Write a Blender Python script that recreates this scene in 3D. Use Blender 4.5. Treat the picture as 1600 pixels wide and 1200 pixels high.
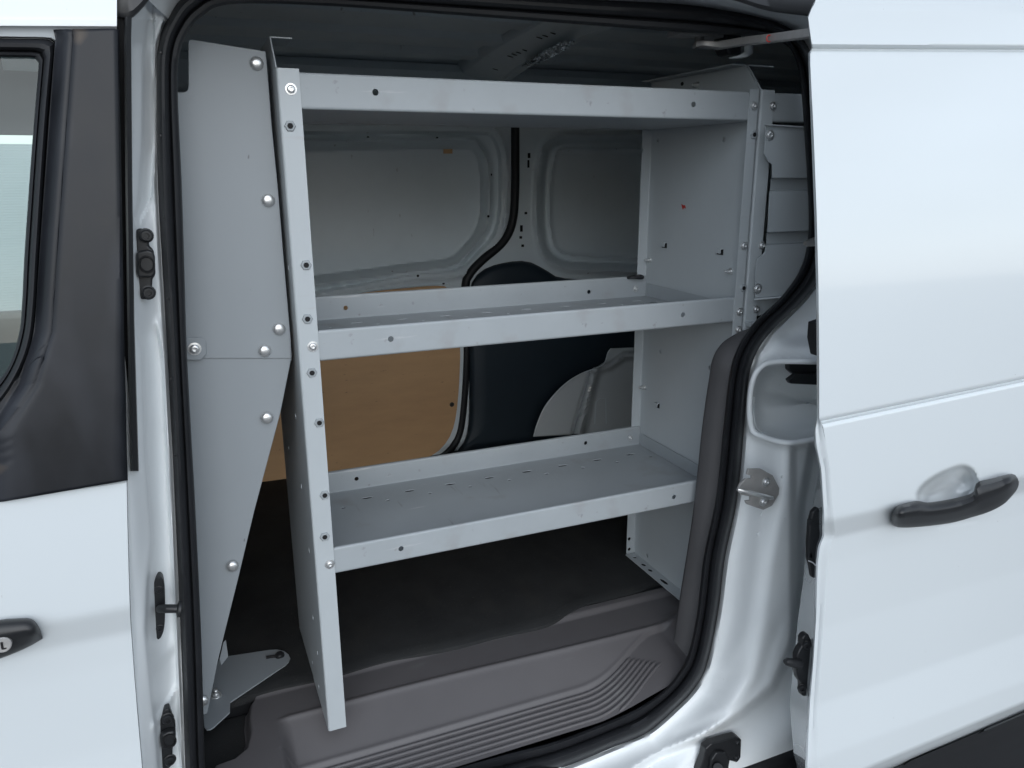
import bpy, bmesh, math, random
import numpy as np
from mathutils import Vector, Matrix
random.seed(7); np.random.seed(7)
for o in list(bpy.data.objects): bpy.data.objects.remove(o)
SC = bpy.context.scene; COL = SC.collection

# ------------------------------------------------------------------ camera, sky, sun, exposure
F = 1208.0; CX, CY = 800.0, 600.0          # focal length and centre, in pixels of the 1600 px wide photograph
S = 1.3                                    # metres per unit (distance from the lens to the shelf fronts)
H = 1.66                                   # lens height above the ground
def _n(v): return v / np.linalg.norm(v)
_X = _n(np.array([3750 - CX, 255 - CY, F]))
_Z = np.array([814 - CX, 5000 - CY, F]); _Z = _n(_Z - _X * (_Z @ _X))
_Y = np.cross(_X, _Z); _Y = _n(_Y) * np.sign(_Y[2])
RM = np.array([_X, _Y, -_Z])               # world axes: X along the van, Y across it, Z up
cam_d = bpy.data.cameras.new('camera'); cam = bpy.data.objects.new('camera', cam_d); COL.objects.link(cam)
cam_d.sensor_width = 36; cam_d.lens = F / 1600 * 36; cam_d.clip_start = 0.02; cam_d.clip_end = 3000
_r = RM @ np.array([1, 0, 0]); _u = RM @ np.array([0, -1, 0]); _b = RM @ np.array([0, 0, -1])
cam.matrix_world = Matrix(((_r[0], _u[0], _b[0], 0), (_r[1], _u[1], _b[1], 0), (_r[2], _u[2], _b[2], H), (0, 0, 0, 1)))
SC.camera = cam
W = bpy.data.worlds.new('World'); SC.world = W; W.use_nodes = True
wn = W.node_tree.nodes; wl = W.node_tree.links
SUN_EL, SUN_AZ = math.radians(32), math.radians(190)
sky = wn.new('ShaderNodeTexSky'); sky.sky_type = 'NISHITA'; sky.sun_disc = False
sky.sun_elevation = SUN_EL; sky.sun_rotation = SUN_AZ; sky.dust_density = 0.8; sky.air_density = 1.0
hs = wn.new('ShaderNodeHueSaturation'); hs.inputs['Saturation'].default_value = 0.40; hs.inputs['Hue'].default_value = 0.49
wl.new(sky.outputs[0], hs.inputs['Color'])
wtc = wn.new('ShaderNodeTexCoord'); wmp = wn.new('ShaderNodeMapping'); wmp.inputs['Scale'].default_value = (1, 1, 3); wl.new(wtc.outputs['Generated'], wmp.inputs[0])
wno = wn.new('ShaderNodeTexNoise'); wno.inputs['Scale'].default_value = 2.2; wno.inputs['Detail'].default_value = 7; wl.new(wmp.outputs[0], wno.inputs['Vector'])
wmr = wn.new('ShaderNodeMapRange'); wmr.inputs[1].default_value = .3; wmr.inputs[2].default_value = .7; wmr.inputs[3].default_value = .6; wmr.inputs[4].default_value = 1.4; wl.new(wno.outputs[0], wmr.inputs[0])
wvm = wn.new('ShaderNodeVectorMath'); wvm.operation = 'SCALE'; wl.new(hs.outputs[0], wvm.inputs[0]); wl.new(wmr.outputs[0], wvm.inputs['Scale'])   # thin broken cloud
wtn = wn.new('ShaderNodeVectorMath'); wtn.operation = 'MULTIPLY'; wtn.inputs[1].default_value = (.95, .98, 1.02); wl.new(wvm.outputs[0], wtn.inputs[0])   # cool overcast veil
wl.new(wtn.outputs[0], wn['Background'].inputs[0])
wn['Background'].inputs[1].default_value = 0.15
sun_d = bpy.data.lights.new('sun', 'SUN'); sun_d.energy = 0.7; sun_d.angle = math.radians(60); sun_d.color = (0.90, 0.96, 1.0)
sun = bpy.data.objects.new('sun', sun_d); COL.objects.link(sun); sun.location = (0, -4, 8)
_sd = Vector((math.sin(SUN_AZ) * math.cos(SUN_EL), math.cos(SUN_AZ) * math.cos(SUN_EL), math.sin(SUN_EL)))
sun.rotation_euler = _sd.to_track_quat('Z', 'Y').to_euler()
vs = SC.view_settings; vs.view_transform = 'Standard'; vs.look = 'None'; vs.gamma = 1; vs.use_curve_mapping = False
vs.exposure = 0.58

# ------------------------------------------------------------------ geometry helpers
def ray(x, y): return RM @ np.array([(x - CX) / F, (y - CY) / F, 1.0])
def U(X, Y, Z): return Vector((X * S, Y * S, Z * S + H))
def P(x, y, Y): d = ray(x, y); d = d * (Y / d[1]); return U(*d)             # where that sight line meets the plane at depth Y
def Parr(x, y, Y):
    d = np.stack([(x - CX) / F, (y - CY) / F, np.ones_like(x)], -1) @ RM.T; d = d * (Y / d[..., 1])[..., None] * S; d[..., 2] += H; return d
def px_of(p):                              # pixel of a world point
    c = RM.T @ np.array([p[0], p[1], p[2] - H]); return CX + F*c[0]/c[2], CY + F*c[1]/c[2]
def PZ(x, y, Z): d = ray(x, y); d = d * (Z / d[2]); return U(*d)
def PX(x, y, X): d = ray(x, y); d = d * (X / d[0]); return U(*d)
ORG = {}
def empty(name, loc, label, cat, group=None):
    o = bpy.data.objects.new(name, None); COL.objects.link(o); o.location = loc; ORG[o] = Vector(loc)
    o.empty_display_size = 0.1
    tag(o, label, cat, group); return o
def tag(o, label, cat, group=None):
    o['label'] = label; o['category'] = cat
    if group: o['group'] = group
def put(name, me, mat, parent, org, quat=None):
    o = bpy.data.objects.new(name, me); COL.objects.link(o)
    if mat and not me.materials: me.materials.append(mat)
    ORG[o] = Vector(org); o.location = Vector(org) - (ORG[parent] if parent else Vector())
    if parent: o.parent = parent
    if quat: o.rotation_mode = 'QUATERNION'; o.rotation_quaternion = quat
    return o
class MB:
    def __init__(s): s.v = []; s.f = []
    def box(s, a, b):
        x0, y0, z0 = a; x1, y1, z1 = b; k = len(s.v)
        s.v += [Vector(p) for p in ((x0,y0,z0),(x1,y0,z0),(x1,y1,z0),(x0,y1,z0),(x0,y0,z1),(x1,y0,z1),(x1,y1,z1),(x0,y1,z1))]
        s.f += [tuple(k + i for i in q) for q in ((0,3,2,1),(4,5,6,7),(0,1,5,4),(1,2,6,5),(2,3,7,6),(3,0,4,7))]; return s
    def ubox(s, a, b): return s.box(U(*a), U(*b))
    def grid(s, rows, closed=False):
        k = len(s.v); n = len(rows[0])
        for r in rows: s.v += [Vector(p) for p in r]
        for i in range(len(rows) - 1):
            for j in range(n if closed else n - 1):
                j2 = (j + 1) % n
                s.f.append((k + i*n + j, k + i*n + j2, k + (i+1)*n + j2, k + (i+1)*n + j))
        return s
    def cap(s, row, flip=False):
        k = len(s.v); s.v += [Vector(p) for p in row]; q = tuple(range(k, k + len(row))); s.f.append(q[::-1] if flip else q); return s
    def tube(s, path, rad, seg=10, caps=True):
        path = [Vector(p) for p in path]; rows = []; n = len(path)
        up = None
        for i, p in enumerate(path):
            t = (path[min(i+1, n-1)] - path[max(i-1, 0)]).normalized()
            if up is None: up = t.orthogonal().normalized()
            up = (up - t * up.dot(t)).normalized(); w = t.cross(up)
            r = rad[i] if hasattr(rad, '__len__') else rad
            rows.append([p + (up * math.cos(a) + w * math.sin(a)) * r for a in [2*math.pi*j/seg for j in range(seg)]])
        s.grid(rows, True)
        if caps: s.cap(rows[0], True); s.cap(rows[-1])
        return s
    def prism(s, pts, vec):
        vec = Vector(vec); a = [Vector(p) for p in pts]; b = [p + vec for p in a]
        s.grid([a, b], True); s.cap(a, True); s.cap(b); return s
    def mesh(s, name, org, angle=35):
        me = bpy.data.meshes.new(name); me.from_pydata([p - org for p in s.v], [], s.f)
        bm = bmesh.new(); bm.from_mesh(me); bmesh.ops.remove_doubles(bm, verts=bm.verts, dist=1e-5)
        bmesh.ops.recalc_face_normals(bm, faces=bm.faces); bm.to_mesh(me); bm.free()
        if angle:
            for p in me.polygons: p.use_smooth = True
            me.set_sharp_from_angle(angle=math.radians(angle))
        return me
    def build(s, name, mat, parent=None, angle=35, bevel=0, solid=0, seg=2):
        c = sum(s.v, Vector()) / len(s.v)
        o = put(name, s.mesh(name, c, angle), mat, parent, c)
        if solid:
            m = o.modifiers.new('solid', 'SOLIDIFY'); m.thickness = abs(solid); m.offset = 1 if solid > 0 else -1
        if bevel:
            m = o.modifiers.new('bevel', 'BEVEL'); m.width = bevel; m.segments = seg; m.limit_method = 'ANGLE'; m.angle_limit = math.radians(30); m.harden_normals = True
        return o
def resample(pts, n, smooth=True):
    p = np.array(pts, float)
    if smooth and len(p) > 2:
        q = []
        e = np.vstack([2*p[0]-p[1], p, 2*p[-1]-p[-2]])
        for i in range(1, len(e) - 2):
            for t in np.linspace(0, 1, 14, endpoint=False):
                q.append(.5*((2*e[i])+(-e[i-1]+e[i+1])*t+(2*e[i-1]-5*e[i]+4*e[i+1]-e[i+2])*t*t+(-e[i-1]+3*e[i]-3*e[i+1]+e[i+2])*t**3))
        q.append(p[-1]); p = np.array(q)
    d = np.r_[0, np.cumsum(np.linalg.norm(np.diff(p, axis=0), axis=1))]
    t = np.linspace(0, d[-1], n)
    return np.stack([np.interp(t, d, p[:, k]) for k in range(p.shape[1])], 1)
def sst(a, b, x):
    t = np.clip((x - a) / (b - a), 0, 1); return t*t*(3 - 2*t)
def gau(v): return np.exp(-v * v)
def dist_poly(x, y, pl):
    best = np.full(np.shape(x), 1e9)
    for (x0, y0), (x1, y1) in zip(pl[:-1], pl[1:]):
        dx, dy = x1-x0, y1-y0; t = np.clip(((x-x0)*dx + (y-y0)*dy) / (dx*dx + dy*dy + 1e-9), 0, 1)
        best = np.minimum(best, np.hypot(x - x0 - t*dx, y - y0 - t*dy))
    return best
def inside(x, y, pl):
    c = np.zeros(np.shape(x), bool); j = len(pl) - 1
    for i in range(len(pl)):
        xi, yi = pl[i]; xj, yj = pl[j]
        if yi != yj: c = c ^ (((yi > y) != (yj > y)) & (x < (xj - xi) * (y - yi) / (yj - yi) + xi))
        j = i
    return c
def sdist(x, y, pl):                       # signed distance to a closed outline, positive inside
    d = dist_poly(x, y, list(pl) + [pl[0]]); return np.where(inside(x, y, pl), d, -d)
def sm(pts, n=60, closed=True):
    p = list(pts) + [pts[0]] if closed else list(pts)
    r = [tuple(q) for q in resample(p, n)]
    return r[:-1] if closed else r
def patch(L, R, nu, nv, Yf, smooth=True, hole=None):
    """a sheet between two outlines; Yf gives its depth (relief and curvature) along each sight line"""
    a = resample(L, nv, smooth); b = resample(R, nv, smooth); m = MB()
    u = np.linspace(0, 1, nu)[None, :, None]; q = a[:, None, :] * (1 - u) + b[:, None, :] * u
    Y = np.broadcast_to(Yf(q[..., 0], q[..., 1]), q.shape[:2])
    m.grid(Parr(q[..., 0], q[..., 1], Y))
    if hole:
        px = q.reshape(-1, 2); fa = np.array(m.f); c = px[fa].mean(axis=1); bad = np.zeros(len(fa), bool)
        for h in hole: bad |= inside(c[:, 0], c[:, 1], h)
        m.f = [f for f, k in zip(m.f, bad) if not k]
    return m
def slab(pts, Y, th, name, mat, parent, bevel=.0012, smooth_n=0):
    """a plate of real thickness th (metres) whose front face lies at depth Y (a number or a function of the pixel)"""
    if smooth_n: pts = sm(pts, smooth_n)
    m = MB(); m.prism([P(x, y, Y if not callable(Y) else Y(x, y)) for x, y in pts], (0, th, 0))
    return m.build(name, mat, parent, bevel=bevel)
def fillet(pts, r, n=4):
    out = [Vector(pts[0])]
    for i in range(1, len(pts) - 1):
        p = Vector(pts[i]); a = (Vector(pts[i-1]) - p); b = (Vector(pts[i+1]) - p)
        rr = min(r, a.length * .49, b.length * .49); a = p + a.normalized() * rr; b = p + b.normalized() * rr
        for k in range(n + 1):
            t = k / n; out.append(a * (1-t)**2 + p * 2*t*(1-t) + b * t*t)
    out.append(Vector(pts[-1])); return out
def thick(pts, t):
    n = len(pts); L = []; R = []
    for i, p in enumerate(pts):
        d0 = (pts[i] - pts[max(i-1, 0)]); d1 = (pts[min(i+1, n-1)] - pts[i])
        if d0.length < 1e-9: d0 = d1
        if d1.length < 1e-9: d1 = d0
        d0 = d0.normalized(); d1 = d1.normalized(); nn = Vector((-d0.y - d1.y, d0.x + d1.x)); nn = nn.normalized()
        k = 1 / max(.4, nn.dot(Vector((-d0.y, d0.x)))); L.append(p + nn * t/2 * k); R.append(p - nn * t/2 * k)
    return L + R[::-1]
def cutholes(o, cuts):
    """real through-holes: cuts = list of prisms (outline points, vector), world metres"""
    m = MB()
    for pts, vec in cuts: m.prism(pts, vec)
    c = ORG[o]; co = put('cutter', m.mesh('cutter', c, 0), None, None, c); co.location = c
    w = o.copy(); w.data = o.data; w.parent = None; w.location = c; w.modifiers.clear(); COL.objects.link(w)
    b = w.modifiers.new('b', 'BOOLEAN'); b.operation = 'DIFFERENCE'; b.solver = 'EXACT'; b.object = co
    dg = bpy.context.evaluated_depsgraph_get(); dg.update()
    me = bpy.data.meshes.new_from_object(w.evaluated_get(dg)); old = o.data
    if len(me.polygons) > 6:
        for p in me.polygons: p.use_smooth = True
        me.set_sharp_from_angle(angle=math.radians(35)); me.name = old.name; o.data = me; w_n = o.modifiers.new('weighted', 'WEIGHTED_NORMAL'); w_n.keep_sharp = True
    ORG.pop(co); bpy.data.objects.remove(w); bpy.data.objects.remove(co)
def circ(c, ax, r, n=14, stretch=1.0, sdir=None):
    ax = Vector(ax).normalized(); a = sdir.normalized() if sdir else ax.orthogonal().normalized(); b = ax.cross(a)
    return [Vector(c) + a * math.cos(t) * r * stretch + b * math.sin(t) * r for t in [2*math.pi*i/n for i in range(n)]]
def hole(c, ax, r, L=.03, **k):
    ax = Vector(ax).normalized(); return (circ(Vector(c) - ax * L/2, ax, r, **k), ax * L)

# ------------------------------------------------------------------ materials
def mat(name, col, rough=.5, metal=0, coat=0, spec=.5, noise=0, nscale=8, bump=0, bscale=300, bdist=.001, col2=None, rvar=0, detail=4, stretch=None, marks=None):
    m = bpy.data.materials.new(name); m.use_nodes = True; nt = m.node_tree; N = nt.nodes; L = nt.links
    b = N['Principled BSDF']; b.inputs['Base Color'].default_value = (*col, 1); b.inputs['Roughness'].default_value = rough
    b.inputs['Metallic'].default_value = metal; b.inputs['Specular IOR Level'].default_value = spec
    if coat: b.inputs['Coat Weight'].default_value = coat; b.inputs['Coat Roughness'].default_value = .06
    tc = N.new('ShaderNodeTexCoord'); vec = tc.outputs['Object']
    if stretch:
        mp = N.new('ShaderNodeMapping'); mp.inputs['Scale'].default_value = stretch; L.new(vec, mp.inputs[0]); vec = mp.outputs[0]
    if noise or rvar:
        t = N.new('ShaderNodeTexNoise'); t.inputs['Scale'].default_value = nscale; t.inputs['Detail'].default_value = detail; t.inputs['Roughness'].default_value = .6; L.new(vec, t.inputs['Vector'])
        if noise:
            mx = N.new('ShaderNodeMix'); mx.data_type = 'RGBA'
            c2 = col2 or tuple(c * (1 - noise) for c in col)
            mx.inputs[6].default_value = (*c2, 1); mx.inputs[7].default_value = (*col, 1)
            rp = N.new('ShaderNodeMapRange'); rp.inputs[1].default_value = .2; rp.inputs[2].default_value = .8; L.new(t.outputs[0], rp.inputs[0]); L.new(rp.outputs[0], mx.inputs[0])
            last = mx.outputs[2]
            if marks:                                      # (colour, scale, low, high): sparse specks and scuffs
                for mc, msc, lo, hi, mst in marks:
                    t3 = N.new('ShaderNodeTexNoise'); t3.inputs['Scale'].default_value = msc; t3.inputs['Detail'].default_value = 3
                    mp2 = N.new('ShaderNodeMapping'); mp2.inputs['Scale'].default_value = mst; L.new(tc.outputs['Object'], mp2.inputs[0]); L.new(mp2.outputs[0], t3.inputs['Vector'])
                    r3 = N.new('ShaderNodeMapRange'); r3.inputs[1].default_value = lo; r3.inputs[2].default_value = hi; L.new(t3.outputs[0], r3.inputs[0])
                    m3 = N.new('ShaderNodeMix'); m3.data_type = 'RGBA'; m3.inputs[7].default_value = (*mc, 1); L.new(r3.outputs[0], m3.inputs[0]); L.new(last, m3.inputs[6]); last = m3.outputs[2]
            L.new(last, b.inputs['Base Color'])
        if rvar:
            rr = N.new('ShaderNodeMapRange'); rr.inputs[1].default_value = .15; rr.inputs[2].default_value = .85; rr.inputs[3].default_value = max(.02, rough - rvar); rr.inputs[4].default_value = rough + rvar
            L.new(t.outputs[0], rr.inputs[0]); L.new(rr.outputs[0], b.inputs['Roughness'])
    if bump:
        t2 = N.new('ShaderNodeTexNoise'); t2.inputs['Scale'].default_value = bscale; t2.inputs['Detail'].default_value = 3; L.new(tc.outputs['Object'], t2.inputs['Vector'])
        bp = N.new('ShaderNodeBump'); bp.inputs['Strength'].default_value = bump; bp.inputs['Distance'].default_value = bdist; L.new(t2.outputs[0], bp.inputs['Height']); L.new(bp.outputs[0], b.inputs['Normal'])
    return m
M = {}
M['white'] = mat('white_paint', (.64, .68, .70), .25, coat=1.0, noise=.03, nscale=2, detail=1, marks=[((.35, .34, .33), 130, .775, .80, (1, 1, 1))])
M['white_in'] = mat('white_inner_paint', (.70, .77, .80), .40, noise=.10, nscale=6, rvar=.08, marks=[((.30, .30, .29), 45, .70, .78, (1, 1, .3))])
M['jamb'] = mat('body_white_lightened', (.80, .83, .84), .4, coat=.2, noise=.05, nscale=9, rvar=.05, marks=[((.50, .48, .45), 45, .72, .84, (1, 1, .35))])  # body paint, its colour lightened to stand in for light on the jambs
M['shelf'] = mat('grey_powder_coat', (.445, .48, .50), .44, noise=.05, nscale=14, bump=.06, bscale=700, bdist=.0006, rvar=.05, marks=[((.42, .43, .44), 70, .70, .80, (.12, 1, 1)), ((.3, .3, .3), 160, .77, .82, (1, 1, 1))])
M['shelf_pan'] = mat('worn_grey_powder_coat', (.36, .39, .41), .5, noise=.12, nscale=9, bump=.06, bscale=600, bdist=.0006, rvar=.08, marks=[((.24, .245, .25), 55, .68, .78, (1, .12, 1)), ((.46, .47, .48), 80, .70, .78, (.1, 1, 1)), ((.28, .28, .28), 14, .60, .9, (1, 1, 1))])
M['wing'] = mat('grey_coat_shaded', (.275, .30, .32), .45, noise=.05, nscale=12, bump=.05, bscale=700, bdist=.0005, rvar=.04, marks=[((.14, .14, .15), 60, .74, .78, (1, 1, .4))])  # shelf grey, its colour darkened in place of shade behind the pillar
M['rubber'] = mat('black_rubber', (.015, .016, .019), .5, spec=.35, noise=.3, nscale=25, bump=.15, bscale=250, bdist=.0006, rvar=.08)
M['plastic'] = mat('black_plastic', (.016, .017, .019), .42, noise=.2, nscale=20, bump=.08, bscale=900, bdist=.0003)
M['pillar'] = mat('weathered_black_pillar_trim', (.016, .018, .023), .42, spec=.32, noise=.75, nscale=11, bump=.12, bscale=900, bdist=.0003, rvar=.1, detail=8, stretch=(1, 1, .7), marks=[((.040, .043, .052), 7, .50, .75, (1, 1, .45)), ((.075, .058, .044), 12, .64, .70, (1, 1, .7)), ((.010, .011, .013), 10, .60, .68, (1, 1, .5))])
M['step'] = mat('grey_step_plastic', (.108, .102, .106), .50, noise=.12, nscale=10, bump=.25, bscale=1100, bdist=.0004, marks=[((.13, .13, .13), 30, .68, .82, (.25, 1, 1))])
M['trim'] = mat('grey_trim_plastic', (.070, .068, .071), .6, noise=.1, nscale=12, bump=.3, bscale=1000, bdist=.0004)
M['carpet'] = mat('black_rubber_mat', (.012, .013, .014), .85, spec=.3, noise=.7, nscale=6, bump=.6, bscale=500, bdist=.002, col2=(.034, .035, .036), detail=9, marks=[((.035, .034, .032), 9, .52, .85, (1, .6, 1)), ((.06, .058, .055), 200, .68, .74, (1, 1, 1))])
M['board'] = mat('brown_hardboard', (.60, .37, .19), .6, noise=.18, nscale=5, stretch=(1, 1, 4), detail=8, bump=.05, bscale=400, marks=[((.16, .09, .05), 30, .7, .78, (1, 1, 3))])
M['liner'] = mat('dark_blue_liner', (.014, .027, .040), .55, noise=.3, nscale=4)
M['zinc'] = mat('zinc_plated_steel', (.82, .83, .83), .33, metal=.8, noise=.25, nscale=60, rvar=.08)
M['steel'] = mat('brushed_steel', (.42, .40, .38), .34, metal=1, noise=.25, nscale=30, rvar=.1)
M['galv'] = mat('galvanised_steel', (.44, .43, .42), .36, metal=.25, noise=.3, nscale=40, rvar=.1)
M['dark'] = mat('dark_socket', (.006, .006, .007), .8)
M['glint'] = mat('crinkled_glint_metal', (.85, .86, .86), .12, metal=1, bump=.4, bscale=90, bdist=.004, noise=.1, nscale=20)  # shiny metal for the glint put on the roof bow
M['red'] = mat('red_mark', (.55, .05, .04), .5, noise=.3, nscale=200)
M['asphalt'] = mat('asphalt', (.13, .13, .135), .85, noise=.4, nscale=3, bump=.6, bscale=160, bdist=.004, detail=9)
M['wall'] = mat('pale_siding', (.62, .66, .65), .55, noise=.06, nscale=1.5)
M['grey_cloth'] = mat('grey_headliner', (.22, .23, .24), .9, noise=.1, nscale=40)
def glass(name, tint, rough=0.0):
    m = bpy.data.materials.new(name); m.use_nodes = True; N = m.node_tree.nodes; L = m.node_tree.links; N.clear()
    out = N.new('ShaderNodeOutputMaterial'); g = N.new('ShaderNodeBsdfGlossy'); g.inputs['Roughness'].default_value = .015; g.inputs['Color'].default_value = (.9, .95, .95, 1)
    t = N.new('ShaderNodeBsdfTransparent'); t.inputs['Color'].default_value = (*tint, 1); fr = N.new('ShaderNodeFresnel'); fr.inputs['IOR'].default_value = 1.52
    mx = N.new('ShaderNodeMixShader')
    n = N.new('ShaderNodeTexNoise'); n.inputs['Scale'].default_value = 3; bp = N.new('ShaderNodeBump'); bp.inputs['Strength'].default_value = .04; bp.inputs['Distance'].default_value = .02
    tc = N.new('ShaderNodeTexCoord'); L.new(tc.outputs['Object'], n.inputs['Vector']); L.new(n.outputs[0], bp.inputs['Height']); L.new(bp.outputs[0], g.inputs['Normal'])
    L.new(fr.outputs[0], mx.inputs[0]); L.new(t.outputs[0], mx.inputs[1]); L.new(g.outputs[0], mx.inputs[2]); L.new(mx.outputs[0], out.inputs[0]); return m
M['glass'] = glass('green_tinted_glass', (.60, .74, .72))
M['film'] = glass('clear_plastic_film', (.85, .88, .88))

# ------------------------------------------------------------------ fasteners: shared meshes, axis +Z pointing out of the surface
def turned(name, prof, seg=20, hexn=0):
    m = MB(); rows = []
    for r, z in prof: rows.append([Vector((r*math.cos(a), r*math.sin(a), z)) for a in [2*math.pi*j/seg for j in range(seg)]])
    m.grid(rows, True); m.cap(rows[-1]); return m.mesh(name, Vector(), 40)
BM = {}
BM['carriage'] = turned('carriage_bolt_head', [(.0105, 0), (.0105, .0012), (.0098, .003), (.0078, .0048), (.0045, .0058), (.0015, .0061)])
BM['screw'] = turned('socket_screw_head', [(.0088, 0), (.0088, .0012), (.0064, .0014), (.0062, .0032), (.0050, .0044), (.0030, .0046), (.0028, .0022), (.001, .002)])
BM['hole_nut'] = turned('rivet_nut', [(.0090, 0), (.0090, .0012), (.0076, .0030), (.0052, .0032), (.0046, .0022), (.0044, .0004)], seg=6)
BM['stud'] = turned('stud_screw', [(.0065, 0), (.0065, .0015), (.0042, .0018), (.0042, .0060), (.0026, .0063), (.0026, .0130), (.0018, .0138)], seg=12)
BM['black_bolt'] = turned('black_bolt_head', [(.0105, 0), (.0105, .0015), (.0085, .0022), (.0082, .0060), (.0068, .0075), (.0040, .0076), (.0038, .0045)], seg=18)
BM['disc'] = turned('socket_disc', [(.0041, 0), (.0041, .0006)], seg=14)
def fast(kind, name, pos, ax, mt, parent, scale=1.0, dark=None):
    q = Vector(ax).to_track_quat('Z', 'Y')
    me = BM[kind]
    if not me.materials: me.materials.append(mt)
    o = put(name, me, None, parent, pos, q); o.scale = (scale,)*3
    return o
def nut(pos, ax, parent, s=1.0):
    o = fast('hole_nut', 'rivet_nut', pos, ax, M['shelf_pan'], parent, s)
    if not BM['disc'].materials: BM['disc'].materials.append(M['dark'])
    return o
OUT = (0, -1, 0)

# ------------------------------------------------------------------ the ground and what stands beyond the van
m = MB(); g = []
m.grid([[Vector((x, y, 0)) for x in (-400, -30, -6, 6, 30, 400)] for y in (-400, -30, -6, 6, 30, 400)])
gr = m.build('ground', M['asphalt'], None); gr['kind'] = 'structure'

m = MB(); rows = []
for k in range(401):                        # fine horizontal ribs pressed into the sheet
    z = .02 + k * .0046; rows.append([Vector((x, 6.6 + (.0016 if k % 4 in (1, 2) else 0), z)) for x in (-16, -6.4, .2)])
m.grid(rows); fen = m.build('metal_fence', M['wall'], None, angle=20, solid=.004)
tag(fen, 'pale ribbed metal fence seen through the cab window', 'fence')

# ------------------------------------------------------------------ the van
van = empty('cargo_van', U(.4, .8, -H / S), 'white cargo van with its side sliding door open', 'van')
_pz = np.array([-1.2, -1.0, -.89, -.875, -.86, -.80, -.72, -.60, -.50, -.463, -.428, -.30, -.10, .10, .20, .30, .5])
_py = np.array([.90, .86, .815, .803, .797, .800, .812, .816, .8145, .8125, .800, .806, .822, .845, .860, .885, .95])
_tz = np.linspace(-1.2, .5, 1700); _ty = np.interp(_tz, _pz, _py); _ty = np.where(_tz > -.428, .800 + .139 * np.clip(_tz + .428, 0, 9)**1.8, _ty); _k = np.exp(-np.linspace(-2, 2, 15)**2); _ty[7:-7] = np.convolve(_ty, _k/_k.sum(), 'valid')
_cache = {}
def skinY(x, y, off=0.0):
    if off not in _cache:
        kt = _tz / (_ty + off); _cache[off] = (kt, _ty + off)
    dx = (np.asarray(x) - CX) / F; dy = (np.asarray(y) - CY) / F
    k = (RM[2,0]*dx + RM[2,1]*dy + RM[2,2]) / (RM[1,0]*dx + RM[1,1]*dy + RM[1,2])
    return np.interp(k, *_cache[off])
def Ys(y): return .957 - .030 * y / 1200          # depth of the opening's pinch flange and seal

# seal of the side opening: outer and inner outline, all the way round
SO = [(400,1335),(335,1342),(304,1315),(292,1230),(290,1200),(283,1000),(274,800),(263,560),(253,400),(247,280),(245,130),(248,70),(262,30),(288,-6),(340,-28),(500,-25),(700,-14),(940,0),(1060,6),(1140,17),(1205,32),(1245,52),(1268,85),(1279,130),(1288,220),(1295,330),(1292,395),(1277,438),(1250,472),(1206,516),(1182,550),(1169,590),(1162,663),(1151,777),(1132,870),(1121,955),(1104,1038),(1085,1075),(1056,1106),(1010,1145),(955,1168),(881,1198),(790,1226),(610,1278),(400,1335)]
SI = [(400,1290),(372,1293),(345,1280),(326,1225),(320,1200),(314,1000),(305,800),(292,560),(287,400),(283,280),(277,140),(280,84),(293,50),(316,24),(360,6),(500,8),(700,22),(940,40),(1060,49),(1140,54),(1200,60),(1232,73),(1246,103),(1252,140),(1258,220),(1264,330),(1261,385),(1249,424),(1221,464),(1177,506),(1152,545),(1140,585),(1131,663),(1119,777),(1100,870),(1090,955),(1077,1018),(1061,1050),(1036,1079),(996,1106),(950,1127),(867,1158),(780,1181),(600,1233),(400,1290)]
def dense(pl, k=7):
    p = np.array(pl, float); out = []
    e = np.vstack([p[-2], p, p[1]])
    for i in range(1, len(e) - 2):
        for t in np.linspace(0, 1, k, endpoint=False):
            out.append(.5*((2*e[i])+(-e[i-1]+e[i+1])*t+(2*e[i-1]-5*e[i]+4*e[i+1]-e[i+2])*t*t+(-e[i-1]+3*e[i]-3*e[i+1]+e[i+2])*t**3))
    return np.array(out)
dSO, dSI = dense(SO), dense(SI)
# cross-section from inner edge (t=0) to outer edge (t=1): a flap, a groove, then the fat bead
SEC = [(-.02, .030), (.0, .006), (.03, -.002), (.12, -.006), (.29, -.007), (.345, -.005), (.375, -.0025), (.405, -.006), (.48, -.013), (.62, -.018), (.76, -.0185), (.87, -.014), (.93, -.008), (.96, -.006), (1.0, -.001), (1.03, .012), (1.0, .020)]
m = MB(); rows = []
for a, b in zip(dSO, dSI):
    row = []
    for t, dy in SEC:
        q = b * (1-t) + a * t; row.append(P(q[0], q[1], Ys(q[1]) + dy))
    rows.append(row)
rows.append(rows[0]); m.grid(rows)
seal = m.build('opening_seal', M['rubber'], van, angle=50)
seal['label'] = 'black rubber seal round the side opening'

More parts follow.
